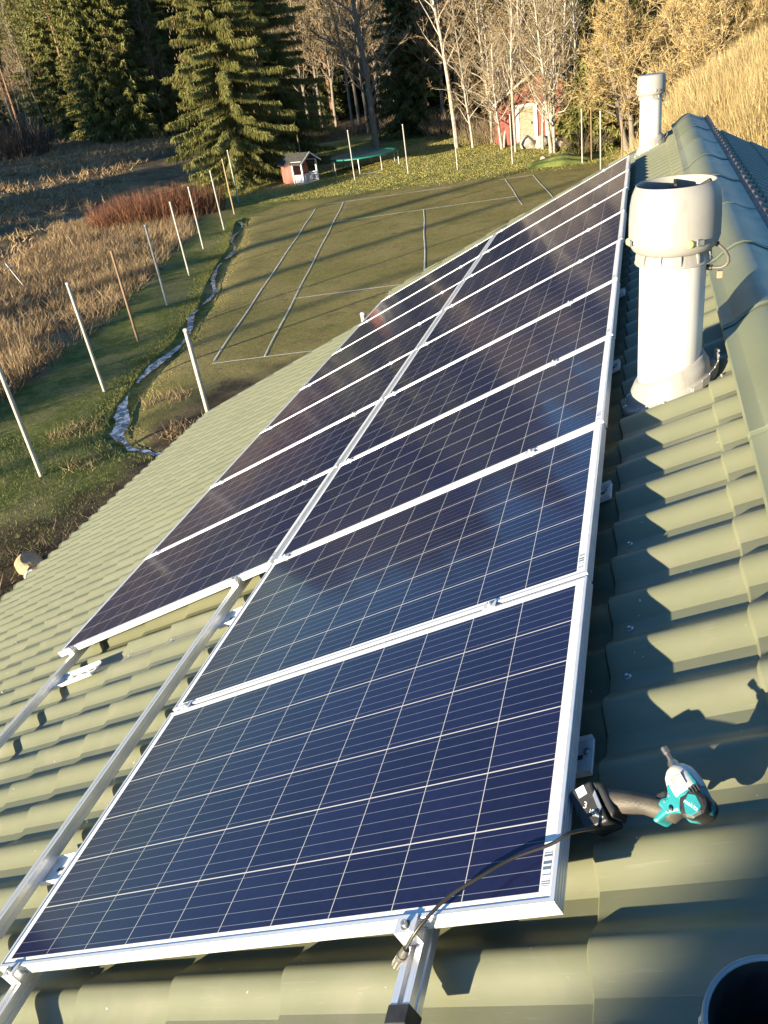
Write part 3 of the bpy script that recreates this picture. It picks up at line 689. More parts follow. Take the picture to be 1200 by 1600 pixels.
    ba = MB(); ba.prism([(bx-0.030, off-0.012), (bx+0.026, off-0.006), (bx+0.032, off+0.004), (bx+0.032, off+0.080), (bx+0.024, off+0.088), (bx-0.030, off+0.084)], -0.038, 0.038); bat = ba.build('battery', M_black, root, bevel=0.007)
    sk = MB(); sk.box(bx-0.012, bx+0.010, off+0.062, off+0.083, 0.0381, 0.0386); stick = sk.build('white_sticker', plain('paper_sticker', (0.62, 0.68, 0.70), (0.55, 0.6, 0.62), 0.6), bat)
    dt = MB(); dt.lathe([(0, 0.0390), (0.0018, 0.0390), (0.0018, 0.0384)], 8, M=Matrix.Translation((bx-0.001, off+0.073, 0))); dt.build('printed_dot', M_black, stick)
    cl = MB(); cl.prism([(bx-0.030, off+0.020), (bx-0.020, off+0.012), (bx-0.022, off+0.052), (bx-0.032, off+0.060)], 0.036, 0.0405); cl.build('release_catch', M_steel, bat, bevel=0.001)
    for body_, sz, dx, dy in (('3', 0.020, 0.016, 0.042), ('18V', 0.0125, 0.006, 0.021), ('LITHIUM', 0.0068, 0.000, 0.008)):
        text_mesh('lettering', body_, sz, M_print, bat, TM(bx+dx-0.012, off+dy, 0.0384, -40))
    return root
driver()

# ------------------------------------------------------------------ cable with connector
def cable():
    pts = [(-0.06, 0.30, -0.082), (0.012, 0.245, -0.080), (0.055, 0.185, -0.045), (0.022, 0.135, 0.006), (-0.014, 0.113, 0.010), (-0.087, 0.088, 0.018), (-0.151, 0.049, 0.026), (-0.207, 0.016, 0.028), (-0.253, -0.022, 0.022), (-0.286, -0.042, 0.006), (-0.320, -0.050, -0.022)]
    W_ = [np.array(P(*p)) for p in pts]; sm = []
    for i in range(len(W_)-1):
        p0, p1, p2, p3 = W_[max(i-1, 0)], W_[i], W_[i+1], W_[min(i+2, len(W_)-1)]
        for k in range(5):
            u = k/5; sm.append(0.5*((2*p1)+(-p0+p2)*u+(2*p0-5*p1+4*p2-p3)*u*u+(-p0+3*p1-3*p2+p3)*u**3))
    sm.append(W_[-1])
    root = empty('connector_cable', 'black solar cable with plastic plug arching over the nearest panel\'s front corner', 'cable', loc=tuple(sm[-1]))
    o = np.array(sm[-1]); mb = MB(); mb.tube([p-o for p in sm], 0.0034, 10); mb.build('cable_sheath', plain('black_cable_sheath', (0.022, 0.020, 0.016), (0.035, 0.03, 0.024), 0.38), root, smooth=True)
    d = (sm[-1]-sm[-3]); d = d/np.linalg.norm(d); d = (Vector(P(-0.356, -0.060, -0.050))-Vector(o)); d.normalize(); d = np.array(d)
    Mq = Vector(d).to_track_quat('Z', 'Y').to_matrix().to_4x4()
    pl = MB(); pl.lathe([(0.004, -0.010), (0.0075, -0.008), (0.0085, 0.004), (0.0085, 0.012), (0.0100, 0.013), (0.0100, 0.020), (0.0088, 0.021), (0.0088, 0.044), (0.0070, 0.046), (0.0070, 0.034), (0, 0.034)], 12, M=Mq)
    pg = pl.build('plug', plain('grey_black_plug', (0.05, 0.048, 0.042), (0.09, 0.085, 0.07), 0.5), root, smooth=False)
    rb = MB()
    for i in range(8):
        rb.box(0.0084, 0.0098, -0.0012, 0.0012, 0.023, 0.043, M=Mq @ Matrix.Rotation(2*math.pi*i/8, 4, 'Z'))
    rb.build('plug_rib', plain('pale_plug_edge', (0.28, 0.27, 0.23), None, 0.5), pg)
cable()

# ------------------------------------------------------------------ bucket at the lower right corner
def bucket():
    c = (0.307, -0.303, 0); zb = 0.0
    root = empty('bucket', 'black bucket with a pale rim standing on the roof at the lower right corner', 'bucket', loc=(c[0], c[1], zb))
    root.scale = (0.765, 0.765, 1.0)
    b = MB(); b.lathe([(0, 0.0), (0.096, 0.0), (0.100, 0.006), (0.118, 0.255), (0.124, 0.262), (0.125, 0.275)], 48); b.build('body', plain('black_bucket_plastic', (0.02, 0.021, 0.023), (0.03, 0.03, 0.032), 0.5, coat=0.2), root, smooth=True)
    i = MB(); i.lathe([(0.118, 0.276), (0.115, 0.262), (0.112, 0.245), (0.092, 0.012), (0, 0.010)], 48); i.build('lining', M_black, root, smooth=True)
    r_ = MB(); r_.lathe([(0.1185, 0.272), (0.119, 0.279), (0.1225, 0.282), (0.127, 0.279), (0.1285, 0.272), (0.1265, 0.262)], 48); r_.build('rim', plain('pale_grey_rim', (0.30, 0.33, 0.35), (0.24, 0.27, 0.29), 0.45), root, smooth=True)
    h = MB(); h.tube([(0.129*math.cos(t_), 0.129*math.sin(t_), 0.262-0.10*math.sin(t_)) for t_ in np.linspace(0, math.pi, 15)], 0.003, 6); h.build('handle', M_steel, root, smooth=True)
bucket()

# ------------------------------------------------------------------ fence posts
M_post = plain('weathered_pale_post', (0.44, 0.42, 0.37), (0.30, 0.285, 0.25), 0.75, scale=3, bmp=0.2, bscale=20)
M_brownpost = plain('weathered_brown_timber', (0.26, 0.17, 0.10), (0.18, 0.12, 0.075), 0.85, scale=4, bmp=0.3, bscale=20)
def post(x, y, h, label, rad=0.040, mat=None, lean=(0, 0), group='posts standing round the court', z=None):
    z = float(terrain(x, y)) if z is None else z
    root = empty('fence_post', label, 'post', group, loc=(x, y, z-0.15))
    b = MB(); b.tube([(0, 0, 0), (lean[0]*.5, lean[1]*.5, h*.5), (lean[0], lean[1], h+0.15)], [rad, rad*.98, rad*.94], 10); b.build('pole', mat or M_post, root, smooth=False)
    k = MB(); k.lathe([(rad*1.02, h+0.13), (rad*1.05, h+0.155), (rad*.7, h+0.17), (0, h+0.172)], 10, M=Matrix.Translation((lean[0], lean[1], 0))); k.build('post_top', plain('pale_post_cap', (0.62, 0.60, 0.55), None, 0.7) if mat is None else mat, root)
LFT = ['pale post at the left picture edge, beside the bright moss', 'second pale post on the grassy bank, short of the brown post', 'brown wooden post among the pale posts on the bank', 'pale post on the bank just past the brown one', 'fifth post along the left bank, in front of the reddish thicket', 'post on the left bank right of the reddish thicket', 'pale post at the ditch\'s far bend', 'brownish post in front of the spruce\'s lower boughs', 'last post of the left bank, against the large spruce']
hs = [2.55, 2.68, 2.60, 2.60, 2.68, 2.58, 2.66, 2.70, 2.74]
for i, (x, y) in enumerate(POSTS):
    brown = i in (2, 7)
    if i == 2: M_p = M_brownpost
    elif i == 7: M_p = plain('tan_timber_post', (0.36, 0.27, 0.16), None, 0.8)
    else: M_p = None
    post(x, y, hs[i], LFT[i], mat=M_p, rad=0.044 if i < 2 else 0.040, lean=((0.02, 0), (-0.03, 0), (0.0, 0.02), (0.0, 0), (-.02, 0), (0, 0), (-.03, 0), (0, 0), (0, 0))[i])
post(-7.10, 10.62, 2.65, 'pale post rising just behind the near eave', rad=0.044)
post(-4.09, 11.02, 2.62, 'short looking post top peeping over the roof\'s lower corner', rad=0.044)
for x, y, h, lab in ((-20.39, 50.04, 2.54, 'brown tinged post in front of the little red playhouse'), (-16.14, 47.33, 2.69, 'white post standing before the left end of the trampoline'), (-12.94, 47.72, 2.62, 'white post just right of the trampoline'), (-9.83, 46.94, 2.64, 'white post in front of the tall white birch'), (-6.68, 46.7, 2.5, 'white post in front of the red shed\'s left corner'), (-2.77, 44.2, 2.5, 'white post right of the stone heap before the shed'), (-2.35, 44.9, 2.45, 'thin brown post right of the mossy mound'), (-1.70, 40.5, 2.6, 'white post close above the roof\'s far edge'), (-0.62, 34.6, 2.62, 'rightmost brown post, just left of the far ventilator')):
    post(x, y, h, lab, mat=M_brownpost if 'brown' in lab else None, rad=0.036)
# leaning cross-shaped stake in the meadow
q = at(46, 455); st = empty('leaning_stake', 'grey leaning wooden stake with crosspiece in the dry meadow', 'stake', loc=tuple(q))
b = MB(); b.tube([(0, 0, -.1), (-0.75, 0.1, 1.15)], 0.035, 7); b.build('pole', M_post, st); b = MB(); b.tube([(-0.75, -0.1, 0.92), (-0.55, 0.22, 1.02)], 0.025, 6); b.build('crosspiece', M_post, st)

# ------------------------------------------------------------------ playhouse, trampoline, red shed, stones
M_red = plain('faded_red_boards', (0.36, 0.125, 0.095), (0.22, 0.065, 0.050), 0.85, sc3=(7, 7, 0.35), scale=1.6)
M_wpaint = plain('white_painted_timber', (0.74, 0.73, 0.70), (0.64, 0.63, 0.60), 0.6)
M_felt = plain('dark_roofing_felt', (0.035, 0.034, 0.032), (0.06, 0.057, 0.05), 0.9, scale=5)
def yaw(loc, a): return Matrix.Translation(loc) @ Matrix.Rotation(a, 4, 'Z')
def playhouse():
    q = at(474, 290); root = empty('playhouse', 'small red playhouse with white porch railing beside the large spruce', 'playhouse', mw=yaw((q[0]-0.55, q[1]+1.3, q[2]-0.05), R(-22)) @ Matrix.Scale(0.82, 4))
    b = MB(); b.box(-1.15, 0.0, -0.85, 0.85, 0, 1.55); b.prism([(-0.85, 1.55), (0.85, 1.55), (0, 2.05)], -1.15, 0.0, M=Matrix(((0, 0, 1, 0), (1, 0, 0, 0), (0, 1, 0, 0), (0, 0, 0, 1)))); b.build('wall', M_red, root)
    f = MB(); f.box(0.002, 1.0, -0.85, 0.85, 0.0, 0.12); f.build('porch_floor', M_wpaint, root)
    for x, y in ((0.95, -0.8), (0.95, 0.8), (0.06, -0.86)):
        c = MB(); c.box(x-.055, x+.055, y-.055, y+.055, 0.121, 1.55); c.build('porch_post', M_wpaint, root)
    r_ = MB()
    for yy in (-0.8, 0.8):
        r_.box(0.12, 0.89, yy-.03, yy+.03, 0.66, 0.74); r_.box(0.12, 0.89, yy-.03, yy+.03, 0.18, 0.24)
        for i in range(5): r_.box(0.15+i*.155, 0.24+i*.155, yy-.018, yy+.018, 0.2405, 0.6595)
    for i in range(9): r_.box(0.935, 0.97, -0.70+i*.165, -0.62+i*.165, 0.2405, 0.6595)
    r_.box(0.92, 0.98, -0.74, 0.74, 0.66, 0.74); r_.build('railing', M_wpaint, root)
    be = MB(); be.box(0.0, 1.02, -0.88, -0.78, 1.551, 1.66); be.box(0.0, 1.02, 0.78, 0.88, 1.551, 1.66); be.build('porch_beam', M_wpaint, root)
    ro = MB()
    for sg in (-1, 1):
        V = [(-1.35, sg*1.10, 1.50), (1.22, sg*1.10, 1.50), (1.22, 0, 2.18), (-1.35, 0, 2.18), (-1.35, sg*1.10, 1.44), (1.22, sg*1.10, 1.44), (1.22, 0, 2.12), (-1.35, 0, 2.12)]
        ro.add(V, [(0, 1, 2, 3), (7, 6, 5, 4), (0, 4, 5, 1), (1, 5, 6, 2), (3, 7, 4, 0)])
    ro.build('roof', M_felt, root)
    bb = MB()
    for sg in (-1, 1): bb.add([(1.222, sg*1.12, 1.40), (1.222, sg*1.12, 1.52), (1.222, 0, 2.20), (1.222, 0, 2.08), (1.25, sg*1.12, 1.40), (1.25, sg*1.12, 1.52), (1.25, 0, 2.20), (1.25, 0, 2.08)], [(0, 1, 2, 3), (7, 6, 5, 4), (0, 4, 5, 1), (1, 5, 6, 2), (0, 3, 7, 4)])
    bb.build('barge_board', M_wpaint, root)
playhouse()
def trampoline():
    q = at(572, 268); root = empty('trampoline', 'large round trampoline with green edge pad on the back lawn', 'trampoline', loc=(q[0]-0.3, q[1]+1.0, q[2]))
    Rr = 2.15; h = 0.92
    p = MB(); p.lathe([(Rr-0.34, h), (Rr-0.30, h+0.03), (Rr, h+0.03), (Rr+0.05, h), (Rr+0.05, h-0.05), (Rr-0.02, h-0.06)], 48); p.build('edge_pad', plain('teal_green_vinyl', (0.02, 0.17, 0.13), (0.015, 0.14, 0.11), 0.4), root, smooth=True)
    m_ = MB(); m_.lathe([(Rr-0.32, h+0.006), (Rr*0.5, h-0.02), (0, h-0.03)], 48); m_.build('jumping_mat', plain('dark_green_mat', (0.012, 0.10, 0.095), (0.014, 0.085, 0.085), 0.45), root, smooth=True)
    ml = plain('galvanised_leg', (0.55, 0.55, 0.53), None, 0.4, 0.6)
    for i in range(4):
        t0 = 2*math.pi*i/4+0.45; a = np.array([math.cos(t0-.33), math.sin(t0-.33)])*Rr; b_ = np.array([math.cos(t0+.33), math.sin(t0+.33)])*Rr
        l = MB(); l.tube([(*a, h-.05), (*a, 0.03), (*((a+b_)/2*1.03), 0.0), (*b_, 0.03), (*b_, h-.05)], 0.028, 7); l.build('leg', ml, root)
trampoline()
def shed():
    q = at(838, 226); root = empty('shed', 'red wooden gabled shed with white door frame behind the bare birches', 'shed', mw=yaw((q[0]-0.4, q[1]+3.3, q[2]+0.10), R(16)))
    W2, D, H_, A = 2.6, 2.3, 2.45, 4.0
    b = MB(); b.box(-W2, W2, -D, D, 0, H_)
    b.prism([(-W2, H_), (W2, H_), (0, A)], -D, D, M=Matrix(((1, 0, 0, 0), (0, 0, 1, 0), (0, 1, 0, 0), (0, 0, 0, 1)))); b.build('wall', M_red, root)
    ro = MB()
    for sg in (-1, 1):
        V = [(sg*(W2+.35), -D-.3, H_-.24), (sg*(W2+.35), D+.3, H_-.24), (0, D+.3, A+.03), (0, -D-.3, A+.03)]; V += [(x, y, z+.10) for x, y, z in V]
        ro.add(V, [(0, 1, 2, 3), (7, 6, 5, 4), (0, 4, 5, 1), (1, 5, 6, 2), (2, 6, 7, 3), (3, 7, 4, 0)])
    ro.build('roof', M_felt, root)
    bb = MB()
    for sg in (-1, 1):
        V = [(sg*(W2+.37), -D-.303, H_-.24), (sg*(W2+.37), -D-.303, H_-.10), (0, -D-.303, A+.15), (0, -D-.303, A+.0)]; V += [(x, y-.03, z) for x, y, z in V]
        bb.add(V, [(0, 1, 2, 3), (7, 6, 5, 4), (1, 5, 6, 2), (0, 4, 5, 1)])
    bb.build('barge_board', plain('pale_grey_board', (0.5, 0.48, 0.42), None, 0.8), root)
    d = MB(); d.box(-1.35, -0.45, -D-.035, -D-.002, 0.1, 2.0); door = d.build('door', plain('yellowed_door_paint', (0.40, 0.36, 0.25), (0.28, 0.25, 0.17), 0.7), root)
    fr = MB(); fr.box(-1.55, -1.352, -D-.06, -D-.002, 0.1, 2.15); fr.box(-0.448, -0.25, -D-.06, -D-.002, 0.1, 2.15); fr.box(-1.352, -0.448, -D-.06, -D-.002, 2.003, 2.15); fr.build('door_frame', M_wpaint, door)
    hd = MB(); hd.box(-0.62, -0.58, -D-.075, -D-.0352, 1.0, 1.14); hd.build('handle', M_black, door)
    w_ = MB(); w_.box(0.25, 0.62, -D-.05, -D-.002, 0.1, 2.1); w_.build('corner_board', M_wpaint, root)
    w3 = MB(); w3.box(-W2-.05, -W2-.002, -.5, .5, 1.0, 1.9); win = w3.build('window', plain('dark_window_glass', (0.02, 0.022, 0.025), None, 0.1), root)
shed()
def rock(name, loc, size, seed, mat, label, group=None, flat=0.7):
    r2 = np.random.default_rng(seed); bm = bmesh.new(); bmesh.ops.create_icosphere(bm, subdivisions=3, radius=1.0)
    pl = [(r2.normal(size=3), r2.uniform(.55, .9)) for _ in range(9)]; pl = [(n/np.linalg.norm(n), d) for n, d in pl]
    for v in bm.verts:
        p = np.array(v.co)
        for n, d in pl:
            e = p @ n - d
            if e > 0: p = p - n*e*0.9
        p = p*(1+0.04*np.sin(p @ np.array([7, 5, 9.])+seed)); v.co = Vector((p[0]*size[0], p[1]*size[1], p[2]*size[2]))
    me = bpy.data.meshes.new(name); bm.to_mesh(me); bm.free(); me.materials.append(mat)
    o = bpy.data.objects.new(name, me); COL.objects.link(o); o.location = loc; o.rotation_euler = (0, 0, r2.uniform(0, 6)); tag(o, label, 'boulder', group); return o
M_stone = plain('pale_granite', (0.42, 0.38, 0.32), (0.28, 0.25, 0.21), 0.9, scale=2.5, bmp=.4, bscale=8)
M_tan = plain('tan_flat_stone', (0.40, 0.30, 0.17), (0.26, 0.18, 0.11), 0.85, scale=2.2, bmp=.4, bscale=10)
q = ray_y(46, 872, 7.3); rock('boulder', (q[0], q[1], q[2]-0.12), (0.30, 0.22, 0.20), 4, M_tan, 'tan flat topped boulder on the rubble beside the near eave')
q = ray_y(48, 893, 7.0); rock('boulder', (q[0], q[1], q[2]-0.10), (0.13, 0.12, 0.12), 9, plain('white_stone', (0.7, 0.68, 0.62), (0.5, 0.48, 0.44), .9), 'small whitish stone below the tan boulder at the near eave')
for i, (px, py, sz, lab) in enumerate(((824, 228, (0.75, 0.6, 0.62), 'big pale boulder below the red shed\'s door'), (845, 226, (0.65, 0.5, 0.55), 'pale boulder in the middle of the stone heap under the shed'), (872, 228, (0.55, 0.5, 0.5), 'pale boulder right of the forked trunk before the shed'), (849, 246, (0.24, 0.2, 0.16), 'small white stone lying on the lawn before the mossy mound'))):
    q = at(px, py+4); rock('boulder', (q[0], q[1]+.3, q[2]+0.15*sz[2]), sz, 20+i, M_stone, lab, 'stones before the red shed')
def mound():
    q = at(874, 256); bm = bmesh.new(); bmesh.ops.create_icosphere(bm, subdivisions=4, radius=1.0); r2 = np.random.default_rng(3)
    for v in bm.verts:
        p = v.co; k = 1+0.08*math.sin(p.x*6+1)+0.06*math.sin(p.y*9+p.z*5); v.co = Vector((p.x*1.5*k, p.y*0.9*k, p.z*0.42*k))
    me = bpy.data.meshes.new('moss_mound'); bm.to_mesh(me); bm.free(); me.materials.append(plain('moss', (0.07, 0.10, 0.018), (0.12, 0.13, 0.03), 0.95, scale=4, bmp=.8, bscale=14))
    o = bpy.data.objects.new('moss_mound', me); COL.objects.link(o); o.location = tuple(q); tag(o, 'low green mossy mound on the lawn in front of the stones', 'mound')
mound()

# ------------------------------------------------------------------ vegetation builders (meshes are made once and shared)
def unit(v): return v/(np.linalg.norm(v)+1e-9)
def tris_mesh(name, V, F, mat, var):
    me = bpy.data.meshes.new(name); V = np.asarray(V, np.float32).reshape(-1, 3); F = np.asarray(F, np.int32).reshape(-1, 3)
    me.vertices.add(len(V)); me.vertices.foreach_set('co', V.ravel()); me.loops.add(F.size); me.loops.foreach_set('vertex_index', F.ravel())
    me.polygons.add(len(F)); me.polygons.foreach_set('loop_start', np.arange(0, F.size, 3, dtype=np.int32)); me.polygons.foreach_set('loop_total', np.full(len(F), 3, np.int32))
    at_ = me.color_attributes.new('var', 'FLOAT_COLOR', 'POINT'); a = np.ones((len(V), 4), np.float32); a[:, :3] = np.asarray(var, np.float32)[:, None]; at_.data.foreach_set('color', a.ravel())
    me.materials.append(mat); me.update(); me.validate(); return me
def blades(base, dirs, length, width, var, rg, bend=0.0):
    """n tapering triangles: base points, unit directions, lengths, widths"""
    n = len(base); side = np.cross(dirs, rg.normal(size=(n, 3))); side /= np.linalg.norm(side, axis=1)[:, None]+1e-9
    a = base - side*width[:, None]/2; b = base + side*width[:, None]/2; c = base + dirs*length[:, None]
    V = np.stack([a, b, c], 1).reshape(-1, 3); F = np.arange(3*n).reshape(-1, 3); return V, F, np.repeat(var, 3)
M_bark = plain('spruce_bark', (0.10, 0.072, 0.05), (0.06, 0.045, 0.034), 0.9, sc3=(3, 3, .8), scale=6)
M_pinebark = plain('orange_pine_bark', (0.30, 0.16, 0.08), (0.16, 0.10, 0.065), 0.9, sc3=(3, 3, .6), scale=5)
M_birch = plain('white_birch_bark', (0.46, 0.41, 0.33), (0.24, 0.21, 0.165), 0.8, sc3=(2, 2, 5), scale=2.2)
M_grey = plain('grey_alder_bark', (0.25, 0.21, 0.165), (0.15, 0.125, 0.10), 0.9, sc3=(3, 3, .8), scale=5)
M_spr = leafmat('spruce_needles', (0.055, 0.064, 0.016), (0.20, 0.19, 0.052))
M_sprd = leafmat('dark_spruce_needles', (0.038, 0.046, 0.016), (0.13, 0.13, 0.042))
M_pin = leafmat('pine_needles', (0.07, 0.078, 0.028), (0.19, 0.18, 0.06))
M_twb = leafmat('beige_birch_twigs', (0.17, 0.122, 0.066), (0.33, 0.25, 0.14))
M_twg = leafmat('grey_brown_twigs', (0.13, 0.098, 0.064), (0.26, 0.20, 0.125))
M_gold = leafmat('golden_willow_twigs', (0.26, 0.19, 0.085), (0.50, 0.39, 0.19))
M_golt = leafmat('tan_willow_twigs', (0.27, 0.19, 0.085), (0.48, 0.36, 0.165))
M_osier = leafmat('red_brown_osier_stems', (0.13, 0.055, 0.032), (0.27, 0.12, 0.062))
M_dry = leafmat('dry_straw_blades', (0.18, 0.115, 0.060), (0.42, 0.30, 0.165))
M_grass = leafmat('short_grass_blades', (0.085, 0.12, 0.022), (0.27, 0.25, 0.08))
M_cone = plain('spruce_cones', (0.20, 0.11, 0.05), (0.13, 0.075, 0.035), 0.8)

def spruce_meshes(H, Rm, seed, whorl=0.42, nb=8, twigs=20, tw=0.05, tl=0.42, z0=0.4, mat=None, power=0.8, sub=3, hang=0.0):
    rg = np.random.default_rng(seed); B = []; D = []; L = []; Wd = []; Va = []; br = MB()
    z = z0
    while z < H-0.5:
        f = z/H; Rz = Rm*(1-f)**power*(1.0 if f > .12 else 0.8+1.6*f)
        k = max(4, int(nb*(0.6+0.6*(1-f))))
        for j in range(k):
            th = 2*math.pi*(j+rg.uniform(-.35, .35))/k + z*2.1; Lb = Rz*rg.uniform(0.55, 1.16)
            zz = z + rg.uniform(-.18, .18); out = np.array([math.cos(th), math.sin(th), 0]); sd = np.array([-out[1], out[0], 0])
            t = np.linspace(0.12, 1, max(5, int(twigs*(0.35+0.65*Lb/Rm))))
            droop = -0.36*Lb*(1-0.6*f); pts = out[None]*(Lb*t)[:, None] + np.array([0, 0, zz])[None]; pts[:, 2] += 0.25*Lb*t*(0.3+f) + droop*t**1.5 + 0.20*Lb*np.clip(t-.72, 0, 1)
            br_v = rg.uniform(0.0, 1.0)
            for sgn in (-1, 0, 1):
                for _ in range(sub):
                    n = len(t); jit = rg.normal(size=(n, 3))*0.05
                    dr = out[None]*rg.uniform(.15, .75, n)[:, None] + sd[None]*(sgn*rg.uniform(.35, 1.0, n))[:, None]; dr[:, 2] -= rg.uniform(.35, 1.15, n) if sgn else rg.uniform(-.15, .6, n)
                    dr[:, 2] -= hang*rg.uniform(.2, 1.3, n)*(1 if sgn else .5); dr += rg.normal(size=(n, 3))*.14; dr /= np.linalg.norm(dr, axis=1)[:, None]
                    ln = tl*(1.2-0.65*t)*rg.uniform(.6, 1.25, n)*(0.7+0.5*(1-f))
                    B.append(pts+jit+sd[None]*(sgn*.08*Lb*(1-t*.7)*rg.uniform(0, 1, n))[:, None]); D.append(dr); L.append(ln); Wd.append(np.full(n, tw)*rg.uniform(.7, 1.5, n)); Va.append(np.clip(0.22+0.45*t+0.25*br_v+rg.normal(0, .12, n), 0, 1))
        z += whorl*rg.uniform(.8, 1.2)*(0.65+0.5*(1-f))
    V, F, va = blades(np.concatenate(B), np.concatenate(D), np.concatenate(L), np.concatenate(Wd), np.concatenate(Va), rg)
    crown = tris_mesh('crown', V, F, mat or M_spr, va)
    tr = MB(); r0 = 0.016*H; tr.tube([(0, 0, -.4), (0.02, 0, H*.3), (0, .03, H*.65), (0, 0, H*.98)], [r0, r0*.75, r0*.4, .02], 9); tm = bpy.data.meshes.new('trunk'); tm.from_pydata(tr.V, [], tr.F); tm.materials.append(M_bark)
    return tm, crown
def pine_meshes(H, seed, cb=0.55, Rc=2.3, n=150, mat=None):
    rg = np.random.default_rng(seed); B = []; D = []; L = []; Wd = []; Va = []; tr = MB(); r0 = 0.010*H
    tr.tube([(0, 0, -.4), (.1, 0, H*.35), (-.05, .1, H*.7), (0, 0, H)], [r0, r0*.8, r0*.55, .03], 8)
    for i in range(n):
        f = rg.uniform(cb, 1.0); th = rg.uniform(0, 6.283); g = (f-cb)/(1-cb); rad = Rc*math.sqrt(max(0.05, 1-(g*1.0)**2.0))*rg.uniform(.35, 1.05)*(0.55+0.45*min(1, g*4))
        c = np.array([math.cos(th)*rad, math.sin(th)*rad, H*f+rg.uniform(-.3, .5)]); tr.tube([(0, 0, H*f-.4*rad*.4), c], [.035, .012], 4, cap=False) if i % 2 == 0 else None
        k = 34; d = rg.normal(size=(k, 3)); d[:, 2] = np.abs(d[:, 2])*.7+.15; d /= np.linalg.norm(d, axis=1)[:, None]
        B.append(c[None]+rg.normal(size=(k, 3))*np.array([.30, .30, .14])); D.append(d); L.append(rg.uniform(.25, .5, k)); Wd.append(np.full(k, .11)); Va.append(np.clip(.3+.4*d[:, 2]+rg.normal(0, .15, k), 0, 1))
    V, F, va = blades(np.concatenate(B), np.concatenate(D), np.concatenate(L), np.concatenate(Wd), np.concatenate(Va), rg)
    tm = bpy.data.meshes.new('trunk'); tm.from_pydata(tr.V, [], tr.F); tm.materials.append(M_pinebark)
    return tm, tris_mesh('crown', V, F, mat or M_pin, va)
def bare_meshes(H, seed, r0, h0=0.3, nb=34, ang=50, lf=0.42, bark=None, twig=None, sub=7, tn=5, tip=0.006, stems=1, droop=0.0, leanx=0.0):
    rg = np.random.default_rng(seed); tr = MB(); segsA = []; segsB = []; ra = []; rb = []; va = []
    def path(p, d, L, n, wob, up):
        pts = [p]; d = unit(d)
        for i in range(n): d = unit(d + rg.normal(size=3)*wob + np.array([0, 0, up])); pts.append(pts[-1]+d*L/n)
        return pts
    def ribbon(pts, r_0, r_1):
        k = len(pts)-1
        for i in range(k):
            segsA.append(pts[i]); segsB.append(pts[i+1]); ra.append(r_0+(r_1-r_0)*i/k); rb.append(r_0+(r_1-r_0)*(i+1)/k); va.append(rg.uniform(0, 1))
    for st in range(stems):
        a0 = rg.uniform(0, 6.28); d0 = np.array([math.cos(a0)*.22, math.sin(a0)*.22, 1]) if stems > 1 else np.array([leanx, 0, 1.])
        Hs = H*(rg.uniform(.75, 1) if stems > 1 else 1); b0 = np.array([math.cos(a0), math.sin(a0), 0])*(0.25*(stems > 1)); b0[2] = -.3
        tp = path(b0, d0, Hs, 12, 0.035, 0.03); rr = [max(.012, r0*(1-i/12)**.8) for i in range(13)]; tr.tube(tp, rr, 8, cap=False)
        for i in range(nb):
            f = h0 + (1-h0)*(i+rg.uniform(0, 1))/nb; f = min(f, .98); x = f*12; i0 = int(x); p = tp[i0]+(tp[min(12, i0+1)]-tp[i0])*(x-i0); tdir = unit(tp[min(12, i0+1)]-tp[max(0, i0-1)])
            th = i*2.4+rg.uniform(-.5, .5); o = np.array([math.cos(th), math.sin(th), 0]); A = R(ang*rg.uniform(.7, 1.2)); d = tdir*math.cos(A)+o*math.sin(A)
            L = lf*Hs*(1.03-f)**.75*rg.uniform(.6, 1.1)+.3; br = max(.010, rr[i0]*.45); bp = path(p, d, L, 6, .16, .07)
            tr.tube(bp, [br*(1-j/7.)+.004 for j in range(7)], 4, cap=False)
            for s_ in range(sub):
                g = rg.uniform(.18, 1); xi = g*6; j0 = min(5, int(xi)); q_ = bp[j0]+(bp[j0+1]-bp[j0])*(xi-j0); dd = unit(bp[j0+1]-bp[j0]) + rg.normal(size=3)*.75; l2 = L*rg.uniform(.2, .5)*(1.15-g*.6); sp_ = path(q_, dd, l2, 4, .22, .05-droop); ribbon(sp_, max(tip*1.3, br*.35), tip)
                for u_ in range(tn):
                    g2 = rg.uniform(.2, 1); y_ = g2*4; k0 = min(3, int(y_)); q2 = sp_[k0]+(sp_[k0+1]-sp_[k0])*(y_-k0); ribbon(path(q2, unit(sp_[k0+1]-sp_[k0])+rg.normal(size=3)*.7, l2*rg.uniform(.3, .65), 2, .25, .05-droop*2), tip*.9, tip*.55)
    A = np.array(segsA); Bv = np.array(segsB); a_ = np.array(ra); b_ = np.array(rb); n = len(A)
    dv = Bv-A; sd = np.cross(dv, rg.normal(size=(n, 3))); sd /= np.linalg.norm(sd, axis=1)[:, None]+1e-9
    V = np.stack([A-sd*a_[:, None], A+sd*a_[:, None], Bv+sd*b_[:, None], Bv-sd*b_[:, None]], 1).reshape(-1, 3)
    i = np.arange(n)*4; F = np.stack([i, i+1, i+2, i, i+2, i+3], 1).reshape(-1, 3)
    tm = bpy.data.meshes.new('trunk'); tm.from_pydata([tuple(v) for v in tr.V], [], tr.F); tm.materials.append(bark); tm.polygons.foreach_set('use_smooth', [True]*len(tm.polygons))
    return tm, tris_mesh('crown', V, F, twig, np.repeat(np.array(va), 4))
